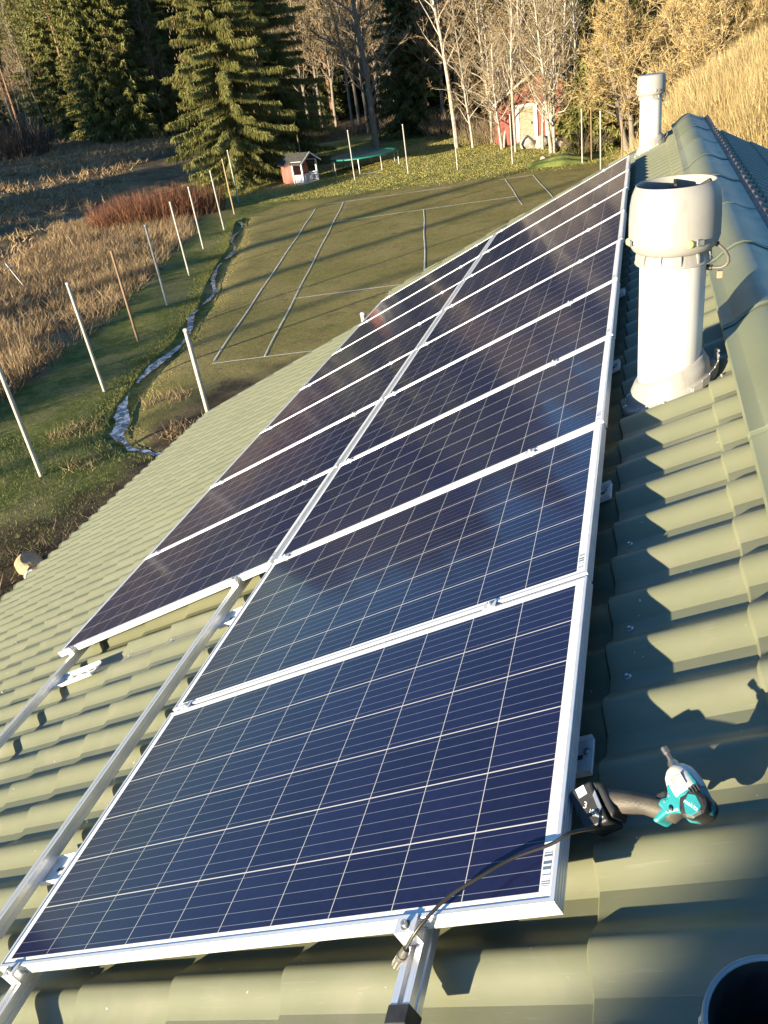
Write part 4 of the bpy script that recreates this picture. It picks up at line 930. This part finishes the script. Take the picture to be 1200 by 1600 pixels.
def bush_meshes(n, rx, ry, H, seed, mat, wid=0.012, spread=0.35, kids=2):
    rg = np.random.default_rng(seed); r_ = np.sqrt(rg.uniform(0, 1, n)); th = rg.uniform(0, 6.283, n); b = np.stack([r_*np.cos(th)*rx, r_*np.sin(th)*ry, np.full(n, -.1)], 1)
    d = np.stack([r_*np.cos(th)*spread, r_*np.sin(th)*spread, np.ones(n)], 1)+rg.normal(size=(n, 3))*.16; d /= np.linalg.norm(d, axis=1)[:, None]
    L = H*rg.uniform(.55, 1.05, n)*(1-.35*r_**2); Bs = [b]; Ds = [d]; Ls = [L]; Ws = [np.full(n, wid*1.6)]
    for k in range(kids*3):
        t = rg.uniform(.3, .92, n); Bs.append(b+d*(L*t)[:, None]); e = d+rg.normal(size=(n, 3))*.38; e[:, 2] += .25; e /= np.linalg.norm(e, axis=1)[:, None]; Ds.append(e); Ls.append(L*(1-t)*rg.uniform(.6, 1.2, n)+.15); Ws.append(np.full(n, wid))
    va = np.clip(np.concatenate([np.full(n, .4)]*len(Bs))+rg.normal(0, .28, n*len(Bs)), 0, 1)
    V, F, v2 = blades(np.concatenate(Bs), np.concatenate(Ds), np.concatenate(Ls), np.concatenate(Ws), va, rg); return tris_mesh('stems', V, F, mat, v2)
def tree(name, pair, loc, label, cat, group=None, sc_=1.0, rz=None, z=None, tilt=(0, 0)):
    rz = random.uniform(0, 6.28) if rz is None else rz
    zz = float(terrain(loc[0], loc[1])) if z is None else z
    root = empty(name, label, cat, group, loc=(loc[0], loc[1], zz-0.05)); root.rotation_euler = (tilt[0], tilt[1], rz); root.scale = (sc_, sc_, sc_*random.uniform(.93, 1.07))
    for nm, me in zip(('trunk', 'crown'), pair):
        o = bpy.data.objects.new(nm, me); COL.objects.link(o); o.parent = root
    return root
def bush(name, me, loc, label, cat='bush', group=None, sc_=1.0, rz=None):
    o = bpy.data.objects.new(name, me); COL.objects.link(o); o.location = (loc[0], loc[1], float(terrain(loc[0], loc[1]))); o.rotation_euler[2] = random.uniform(0, 6.28) if rz is None else rz; o.scale = (sc_, sc_, sc_); tag(o, label, cat, group); return o
def deeper(q, f):
    p = CAM + (q-CAM)*f; return (p[0], p[1])
# --- the large spruce and its neighbour
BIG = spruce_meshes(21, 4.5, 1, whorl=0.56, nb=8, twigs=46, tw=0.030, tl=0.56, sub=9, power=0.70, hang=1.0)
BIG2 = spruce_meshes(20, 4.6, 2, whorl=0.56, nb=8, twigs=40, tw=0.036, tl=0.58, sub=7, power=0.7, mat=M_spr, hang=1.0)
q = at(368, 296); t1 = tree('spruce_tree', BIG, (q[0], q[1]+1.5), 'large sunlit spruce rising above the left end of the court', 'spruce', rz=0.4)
def cones(root, n, H, Rm, seed):
    rg = np.random.default_rng(seed); mb = MB()
    for _ in range(n):
        f = rg.uniform(.22, .75); th = rg.uniform(0, 6.28); r_ = Rm*(1-f)**.72*rg.uniform(.75, 1.0); p = np.array([math.cos(th)*r_, math.sin(th)*r_, H*f-0.22*r_]); mb.tube([p, p-np.array([0, 0, .07]), p-np.array([0, 0, .16])], [.02, .032, .012], 5)
    stuff(mb.build('cones', M_cone, root))
cones(t1, 420, 21, 4.1, 5)
q = at(432, 274); tree('spruce_tree', BIG2, (q[0]-.3, q[1]+2.2), 'second tall spruce, just behind and right of the large sunlit spruce', 'spruce', rz=1.0)
# --- dark spruces of the background
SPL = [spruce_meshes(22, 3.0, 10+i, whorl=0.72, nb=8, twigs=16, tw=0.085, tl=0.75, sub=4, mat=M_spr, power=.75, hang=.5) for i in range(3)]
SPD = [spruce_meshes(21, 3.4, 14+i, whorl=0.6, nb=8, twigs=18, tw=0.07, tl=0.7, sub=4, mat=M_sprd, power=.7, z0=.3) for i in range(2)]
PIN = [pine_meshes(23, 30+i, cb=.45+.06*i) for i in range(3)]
BIRF = [bare_meshes(20, 40+i, .11, h0=.35, nb=26, ang=38, lf=.25, bark=M_birch, twig=M_twg, sub=8, tn=6, tip=.016) for i in range(2)]
GRY = [bare_meshes(17, 50+i, .17, h0=.22, nb=34, ang=52, lf=.36, bark=M_grey, twig=M_twb, sub=9, tn=7, tip=.0105) for i in range(3)]
r2 = random.Random(21); nfor = 0
GRP = 'trees of the forest edge beyond the dry meadow'
for row, (f, st) in enumerate(((1.0, 15), (1.05, 14), (1.13, 15), (1.25, 17), (1.4, 20))):
    px = -70 + row*6
    while px < 290:
        q = at(px, 217-4*math.sin(px*.03)+r2.uniform(-3, 3)+ (0 if px < 255 else -4)); p = deeper(q, f*r2.uniform(.98, 1.03))
        u_ = r2.random()
        if row >= 1 or u_ < .62:
            if u_ < .45: tree('spruce_tree', SPL[r2.randrange(3)], p, 'dark spruce standing in the shaded forest edge beyond the meadow', 'spruce', GRP, r2.uniform(.75, 1.15))
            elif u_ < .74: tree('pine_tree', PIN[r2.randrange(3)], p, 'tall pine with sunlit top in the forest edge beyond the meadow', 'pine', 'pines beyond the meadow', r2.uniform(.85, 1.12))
            else: tree('birch_tree', BIRF[r2.randrange(2)], p, 'leafless birch among the conifers beyond the meadow', 'birch', 'birches beyond the meadow', r2.uniform(.8, 1.05))
        px += st*r2.uniform(.7, 1.3)
for px, py, lab in ((77, 217, 'tall thin white birch at the forest edge, second from the left'), (18, 212, 'thin pale birch trunk at the forest edge near the left picture side'), (134, 214, 'thin dark trunked tree with sunlit stem at the forest edge'), (158, 212, 'slender forked birch low at the forest edge, left of the large spruce')):
    q = at(px, py); tree('birch_tree', BIRF[px % 2], (q[0], q[1]), lab, 'birch', None, .95 if px != 158 else .5, rz=px*.1)
for px, f, k in ((205, 1.3, 0), (232, 1.22, 1), (258, 1.3, 2), (285, 1.2, 0), (310, 1.35, 1), (335, 1.25, 2), (360, 1.35, 0), (395, 1.2, 1)):
    q = at(px, 214); tree('spruce_tree', SPL[k], deeper(q, f), 'dark spruce standing in the shaded forest edge beyond the meadow', 'spruce', GRP, 1.25)
RUS = bare_meshes(13, 46, .09, h0=.2, nb=34, ang=40, lf=.34, bark=M_birch, twig=leafmat('russet_birch_twigs', (.16, .10, .06), (.32, .22, .13)), sub=9, tn=8, tip=.017)
for i, px in enumerate((-25, 30, 52, 96, 128, 150, 176, 190, 214, 236, 262)):
    q = at(px, 213+(i % 3)*2); tree('birch_tree', RUS, deeper(q, .99+.02*(i % 4)), 'leafless russet twigged young birch in front of the dark conifers beyond the meadow', 'birch', 'young birches at the meadow edge', .8+.12*(i % 4))
# --- wood behind the lawn
for row, (f, st, lo, hi) in enumerate(((1.0, 22, 440, 735), (1.10, 30, 430, 960), (1.24, 28, 400, 1010), (1.45, 30, 380, 1060), (1.75, 40, 360, 1120))):
    px = lo
    while px < hi:
        q = at(px, 206-0.02*(px-450)+r2.uniform(-3, 4)); p = deeper(q, f*r2.uniform(.97, 1.03)); u_ = r2.random()
        if row == 0:
            if u_ < .8: tree('alder_tree', GRY[r2.randrange(3)], p, 'bare grey tree at the front of the wood behind the lawn', 'bare tree', 'bare trees behind the lawn', r2.uniform(.75, 1.05))
        elif u_ < (.45 if row < 3 else .7): tree('spruce_tree', SPD[r2.randrange(2)], p, 'dark spruce in the wood behind the lawn', 'spruce', 'spruces behind the lawn', r2.uniform(.8, 1.1))
        elif u_ < .86: tree('alder_tree', GRY[r2.randrange(3)], p, 'bare grey tree deep in the wood behind the lawn', 'bare tree', 'bare trees deep in the wood', r2.uniform(.9, 1.15))
        else: tree('pine_tree', PIN[r2.randrange(3)], p, 'pine in the wood behind the lawn', 'pine', 'pines behind the lawn', r2.uniform(.9, 1.1))
        px += st*r2.uniform(.7, 1.3)
BIGB = bare_meshes(19, 70, .26, h0=.16, nb=40, ang=62, lf=.33, bark=M_grey, twig=M_twb, sub=9, tn=5, tip=.010)
q = at(590, 232); tree('alder_tree', BIGB, (q[0], q[1]), 'large bare grey tree behind the trampoline with sunlit spreading branches', 'bare tree', rz=1.1, tilt=(0, -0.02))
SML = bare_meshes(4.6, 72, .085, h0=.22, nb=22, ang=48, lf=.5, bark=M_twb, twig=M_twb, sub=6, tn=4, tip=.010)
q = at(501, 222); tree('fruit_tree', SML, (q[0], q[1]), 'small bare fruit tree on the lawn left of the trampoline', 'bare tree', rz=.3)
q = at(650, 210); tree('spruce_tree', spruce_meshes(15, 3.6, 77, whorl=.5, nb=9, twigs=18, tw=.10, tl=.6, sub=3, mat=M_sprd, power=.6, z0=.9), (q[0], q[1]), 'dark low branched spruce at the back of the lawn right of the trampoline', 'spruce', rz=0)
WB = bare_meshes(17, 80, .155, h0=.28, nb=26, ang=36, lf=.26, bark=M_birch, twig=M_twb, sub=7, tn=4, tip=.008)
WB2 = bare_meshes(10.5, 81, .10, h0=.18, nb=40, ang=48, lf=.36, bark=M_birch, twig=M_twb, sub=9, tn=6, tip=.0085)
WB3 = bare_meshes(9.5, 82, .12, h0=.18, nb=30, ang=50, lf=.40, bark=M_birch, twig=M_twb, sub=9, tn=6, tip=.0085, stems=3)
for px, py, me, s_, lab in ((714, 232, WB, 1.0, 'tall white birch with straight trunk at the back of the court'), (739, 231, WB2, .85, 'slim birch just right of the tall white birch'), (768, 224, WB2, .95, 'slim birch in front of the red shed\'s left wall'), (805, 238, WB, .62, 'white birch trunk before the red shed\'s left corner'), (862, 238, WB3, 1.0, 'forked many stemmed tree before the red shed'), (897, 230, WB, .66, 'white birch right of the shed with bird box'), (826, 214, WB2, 1.1, 'pale bare tree close to the shed door'), (782, 206, WB3, 1.15, 'dense bare tree left behind the red shed'), (880, 206, WB2, 1.2, 'dense bare tree right behind the red shed'), (848, 233, WB2, .85, 'slim twiggy tree between the forked tree and the shed door'), (785, 232, WB3, .8, 'many stemmed tree before the shed\'s left wall')):
    q = at(px, py); tree('birch_tree', me, (q[0], q[1]), lab, 'birch', 'birches round the red shed', s_, rz=px*.37)
SPB = spruce_meshes(5.0, 2.1, 88, whorl=.35, nb=9, twigs=16, tw=.09, tl=.5, sub=3, mat=M_spr, power=.55, z0=.1)
for px, py, s_, lab in ((925, 232, 1.0, 'bushy young spruce right of the red shed'), (952, 226, 1.15, 'bushy young spruce beside the far ventilator'), (905, 222, .8, 'small bushy spruce behind the white birch with bird box')):
    q = at(px, py); tree('spruce_tree', SPB, (q[0], q[1]), lab, 'spruce', 'young spruces by the shed', s_)
for px, py, s_ in ((925, 205, .8), (955, 200, .75), (985, 200, .6)):
    q = at(px, py); tree('spruce_tree', SPD[px % 2], (q[0], q[1]+4), 'dark spruce between the birches and the golden willows', 'spruce', 'spruces beside the golden willows', s_)
# bird box on the birch
q = at(897, 230); bb = empty('bird_box', 'small grey bird box hung on the white birch trunk', 'bird box', loc=(q[0], q[1]-.14, q[2]+2.9)); b = MB(); b.box(-.11, .11, -.22, 0, 0, .32); b.build('box', M_grey, bb); b = MB(); b.box(-.14, .14, -.27, .01, .321, .35); b.build('roof', M_felt, bb); b = MB(); b.lathe([(0, .003), (.035, .003), (.035, 0)], 10, M=Matrix.Translation((0, -.221, .2)) @ Matrix.Rotation(math.pi/2, 4, 'X')); b.build('entrance_hole', M_black, bb)
# --- golden willows
def willow_dome(n, a, b, H, p, seed, mat, l0=.30, l1=.85, w0=.006, w1=.013):
    rg = np.random.default_rng(seed); th = rg.uniform(0, 6.283, n); z = rg.uniform(0.02, 1, n)**.8; rr = (1-z**p)**(1/p)
    lump = 1+.05*np.sin(th*7+z*5)+.05*np.sin(th*13-z*9)+rg.normal(0, .03, n); dep = 1-np.abs(rg.normal(0, .10, n))
    x = rr*np.cos(th)*a*lump*dep; y = rr*np.sin(th)*b*lump*dep; zz = z*H*(1+.05*np.sin(th*5))*dep
    tipp = np.stack([x, y, zz], 1); d = np.stack([np.cos(th)*rr*.55, np.sin(th)*rr*.55, .55+.6*z], 1)+rg.normal(size=(n, 3))*.22; d /= np.linalg.norm(d, axis=1)[:, None]
    L = rg.uniform(l0, l1, n); base = tipp-d*L[:, None]
    V, F, va = blades(base, d, L, rg.uniform(w0, w1, n), np.clip(rg.normal(.5, .26, n), 0, 1), rg)
    st = MB()
    for i in range(60):
        k = rg.integers(n); st.tube([(x[k]*.12, y[k]*.12, -.2), (x[k]*.45, y[k]*.45, zz[k]*.55), tuple(tipp[k]*.97)], [.06, .04, .012], 5, cap=False)
    tm = bpy.data.meshes.new('trunk'); tm.from_pydata([tuple(v) for v in st.V], [], st.F); tm.materials.append(M_grey); return tm, tris_mesh('crown', V, F, mat, va)
tree('willow_bush', willow_dome(260000, 7.0, 6.0, 5.7, 2.2, 90, M_gold), (6.1, 26.5), 'huge golden domed willow thicket behind the ridge at the right', 'willow', rz=0)
GWL = bare_meshes(9.5, 92, .17, h0=.18, nb=36, ang=55, lf=.5, bark=M_grey, twig=M_golt, sub=14, tn=14, tip=.0095, stems=2)
GWL2 = willow_dome(110000, 3.6, 3.4, 7.6, 2.1, 93, M_golt, .5, 1.2, .008, .016)
for x, y, s_, lab in ((1.8, 40, 1.0, 'golden bare willow with visible limbs behind the far ventilator'), (5.2, 42, 1.1, 'golden bare willow behind the huge domed thicket\'s top'), (-.3, 47, .95, 'small tan willow left of the far ventilator'), (10, 43, 1.15, 'golden willow in the top right corner'), (4, 52, 1.2, 'golden willow farthest back on the right'), (10, 56, 1.3, 'tan willow far back in the top right corner')):
    tree('willow_tree', GWL if len(lab) % 2 else GWL2, (x, y), lab, 'willow', None, s_, rz=x)
# --- bushes
OS = bush_meshes(1500, 3.6, 1.6, 2.0, 95, M_osier, .014, .25)
q = at(235, 352); bush('osier_bush', OS, (q[0], q[1]+1.0), 'red brown osier thicket in the dry meadow beyond the posts', rz=.5)
OB = bush_meshes(700, 2.6, 2.4, 3.0, 96, leafmat('dark_brush_twigs', (.07, .055, .045), (.14, .11, .085)), .02, .6)
q = at(22, 246); bush('bare_bush', OB, (q[0], q[1]), 'dark round leafless bush at the meadow\'s far left edge', sc_=1.5)
SB = bush_meshes(160, 1.1, 1.0, 1.6, 97, M_twg, .014, .6)
for i, (px, py, lab) in enumerate(((545, 215, 'low bare bush at the lawn\'s back edge, left of the large grey tree'), (632, 203, 'low bare bush at the lawn\'s back edge under the dark spruce'), (700, 212, 'bare bush left of the tall white birch'), (470, 225, 'bare bush behind the playhouse roof'), (750, 222, 'bare bush between the slim birches'), (790, 222, 'bare bush at the red shed\'s left wall'), (915, 238, 'bare bush at the foot of the young spruce'))):
    q = at(px, py); bush('bare_bush', SB, (q[0], q[1]), lab, sc_=1.0+.2*(i % 3))
# --- grasses
def scatter_grass(name, n, sampler, hgt, wid, lean, mat, seed, clump=1, crad=0.15, wind=(0, 0)):
    rg = np.random.default_rng(seed); x, y = sampler(rg, n); k = len(x); x = np.repeat(x, clump)+rg.normal(0, crad, k*clump)*(clump > 1); y = np.repeat(y, clump)+rg.normal(0, crad, k*clump)*(clump > 1)
    hs_ = np.repeat(rg.uniform(.65, 1.25, k), clump); cv = np.repeat(rg.normal(.5, .17, k), clump); N_ = len(x)
    d = rg.normal(size=(N_, 3))*lean; d[:, 2] = 1; d[:, 0] += wind[0]; d[:, 1] += wind[1]; d /= np.linalg.norm(d, axis=1)[:, None]
    base = np.stack([x, y, terrain(x, y)-.02], 1); L = rg.uniform(hgt[0], hgt[1], N_)*hs_
    V, F, va = blades(base, d, L, rg.uniform(wid[0], wid[1], N_), np.clip(cv+rg.normal(0, .15, N_), 0, 1), rg)
    me = tris_mesh(name, V, F, mat, va); o = bpy.data.objects.new(name, me); COL.objects.link(o); stuff(o); return o
def s_meadow(y0, y1, w0, w1):
    def f(rg, n):
        y = rg.uniform(y0, y1, n*2); x = interp_x(MEAD, y) - rg.uniform(w0, w1, n*2)**1.0; m = zones(x, y)[0]; keep = (rg.uniform(0, 1, n*2) < m)
        patch = np.sin(x*.9+np.sin(y*.7))*np.sin(y*.8-x*.3); keep &= rg.uniform(-1.2, 1, n*2) < patch+.4
        x, y = x[keep][:n], y[keep][:n]; return x, y
    return f
def s_bank(rg, n):
    y = rg.uniform(7, 42, n*2); dl = sorted(DITCH, key=lambda p: p[1]); x1 = np.where(y > 11, interp_x(dl, y)-.25, -9); x0 = interp_x(MEAD, y)-.3; x = x0+(x1-x0)*rg.uniform(0, 1, n*2); keep = (y < 38)
    return x[keep][:n], y[keep][:n]
scatter_grass('dry_meadow_grass', 5200, s_meadow(9, 40, 0, 9), (.25, .62), (.012, .028), .75, M_dry, 101, clump=16, crad=.16, wind=(.45, -.2))
scatter_grass('dry_meadow_grass', 5200, s_meadow(16, 95, 6, 60), (.3, .7), (.04, .09), .8, M_dry, 102, clump=9, crad=.3, wind=(.35, -.2))
scatter_grass('bank_grass', 150000, s_bank, (.035, .095), (.005, .011), .6, M_grass, 103)
scatter_grass('reed_grass', 110, lambda rg, n: ((lambda y: (interp_x(MEAD, y)-rg.uniform(.2, 1.2, n), y))(rg.uniform(11, 17, n))), (.7, 1.35), (.012, .02), .16, M_dry, 104, clump=7, crad=.12)
def s_court(rg, n): x = rg.uniform(-12, -7, n*3); y = rg.uniform(10.5, 15, n*3); k = np.sin(x*2.3)*np.sin(y*1.9) > .55; return x[k][:n], y[k][:n]
scatter_grass('withered_weeds', 260, s_court, (.10, .30), (.008, .016), .8, M_dry, 105, clump=10, crad=.12)
def s_eave(rg, n): return rg.uniform(-9.6, -6.6, n), rg.uniform(3.5, 9.0, n)
scatter_grass('withered_weeds', 300, s_eave, (.10, .34), (.008, .016), .9, leafmat('brown_weed_stalks', (.10, .075, .05), (.24, .18, .11)), 106, clump=10, crad=.15)
def s_lawn(rg, n): x = rg.uniform(-30, 6, n); y = rg.uniform(42, 62, n); k = zones(x, y)[1] < rg.uniform(.1, .7, n); return x[k], y[k]
scatter_grass('back_lawn_grass', 220000, s_lawn, (.035, .10), (.010, .026), .6, leafmat('sunny_lawn_blades', (.28, .265, .06), (.56, .47, .16)), 107)

def s_play(rg, n):
    y = rg.uniform(11, 45, n*2); dl = sorted(DITCH, key=lambda p: p[1]); x = interp_x(dl, np.clip(y, 11.2, 37))+.3+rg.uniform(0, 1, n*2)*16; k = zones(x, y)[1] > rg.uniform(.2, .8, n*2)
    ca_, sa_ = math.cos(PSI), math.sin(PSI); A_ = (x-CX)*ca_+(y-CY)*sa_; B_ = -(x-CX)*sa_+(y-CY)*ca_
    for v in (-1.37, 0, 8.23, 9.6, 4.115): k &= np.abs(A_-v) > .07
    for v in (0, 5.485, 18.285, 23.77): k &= np.abs(B_-v) > .10
    return x[k][:n], y[k][:n]
scatter_grass('worn_court_grass', 90000, s_play, (.012, .036), (.012, .028), .9, leafmat('worn_olive_blades', (.23, .195, .06), (.41, .33, .135)), 108)

# --- the wood behind the viewer's left, whose long shadows lie over meadow and court, plus two added shade trees
def shadow_wood():
    rg = np.random.default_rng(55); T_, C_ = SPL[0]; V0 = np.zeros(len(C_.vertices)*3, np.float32); C_.vertices.foreach_get('co', V0); V0 = V0.reshape(-1, 3)
    ca, sa = math.cos(SUN_AZ), math.sin(SUN_AZ); Vs = []; spots = []
    for i in range(120): spots.append((rg.uniform(-200, -57), rg.uniform(-75, -50), rg.uniform(0.98, 1.14)))
    for i in range(14): spots.append((rg.uniform(-56, -49), rg.uniform(-75, -50), rg.uniform(.5, .7)))
    for wv, s_ in ((-35.5, .45), (-30.5, .6), (-25.0, .5), (-20, .42), (-15.9, .38)): spots.append((wv, rg.uniform(-62, -50), s_))
    for wv, qv, s_ in spots:
        x = qv*ca + wv*sa; y = qv*sa - wv*ca; a = rg.uniform(0, 6.28); c, s2 = math.cos(a), math.sin(a); v = V0*s_*np.array([1, 1, 1.0]) if s_ > .7 else V0*s_*np.array([.62, .62, 1.1])
        Vs.append(np.stack([v[:, 0]*c-v[:, 1]*s2+x, v[:, 0]*s2+v[:, 1]*c+y, v[:, 2]+GZ], 1))
    for wv, qv, s_ in ((0.33, -15.5, .338), (0.66, -17, .345)):  # two unseen trees added close by to cast soft shade on the roof corner
        x = qv*ca + wv*sa; y = qv*sa - wv*ca; v = V0*np.array([s_*1.2, s_*1.2, s_]); Vs.append(v + np.array([x, y, GZ]))
    V = np.concatenate(Vs); me = tris_mesh('wood_and_shade_trees', V, np.arange(len(V)), M_sprd, rg.uniform(0, 1, len(V)//3).repeat(3)); o = bpy.data.objects.new('wood_and_shade_trees', me); COL.objects.link(o); stuff(o)
shadow_wood()
bpy.context.view_layer.update()
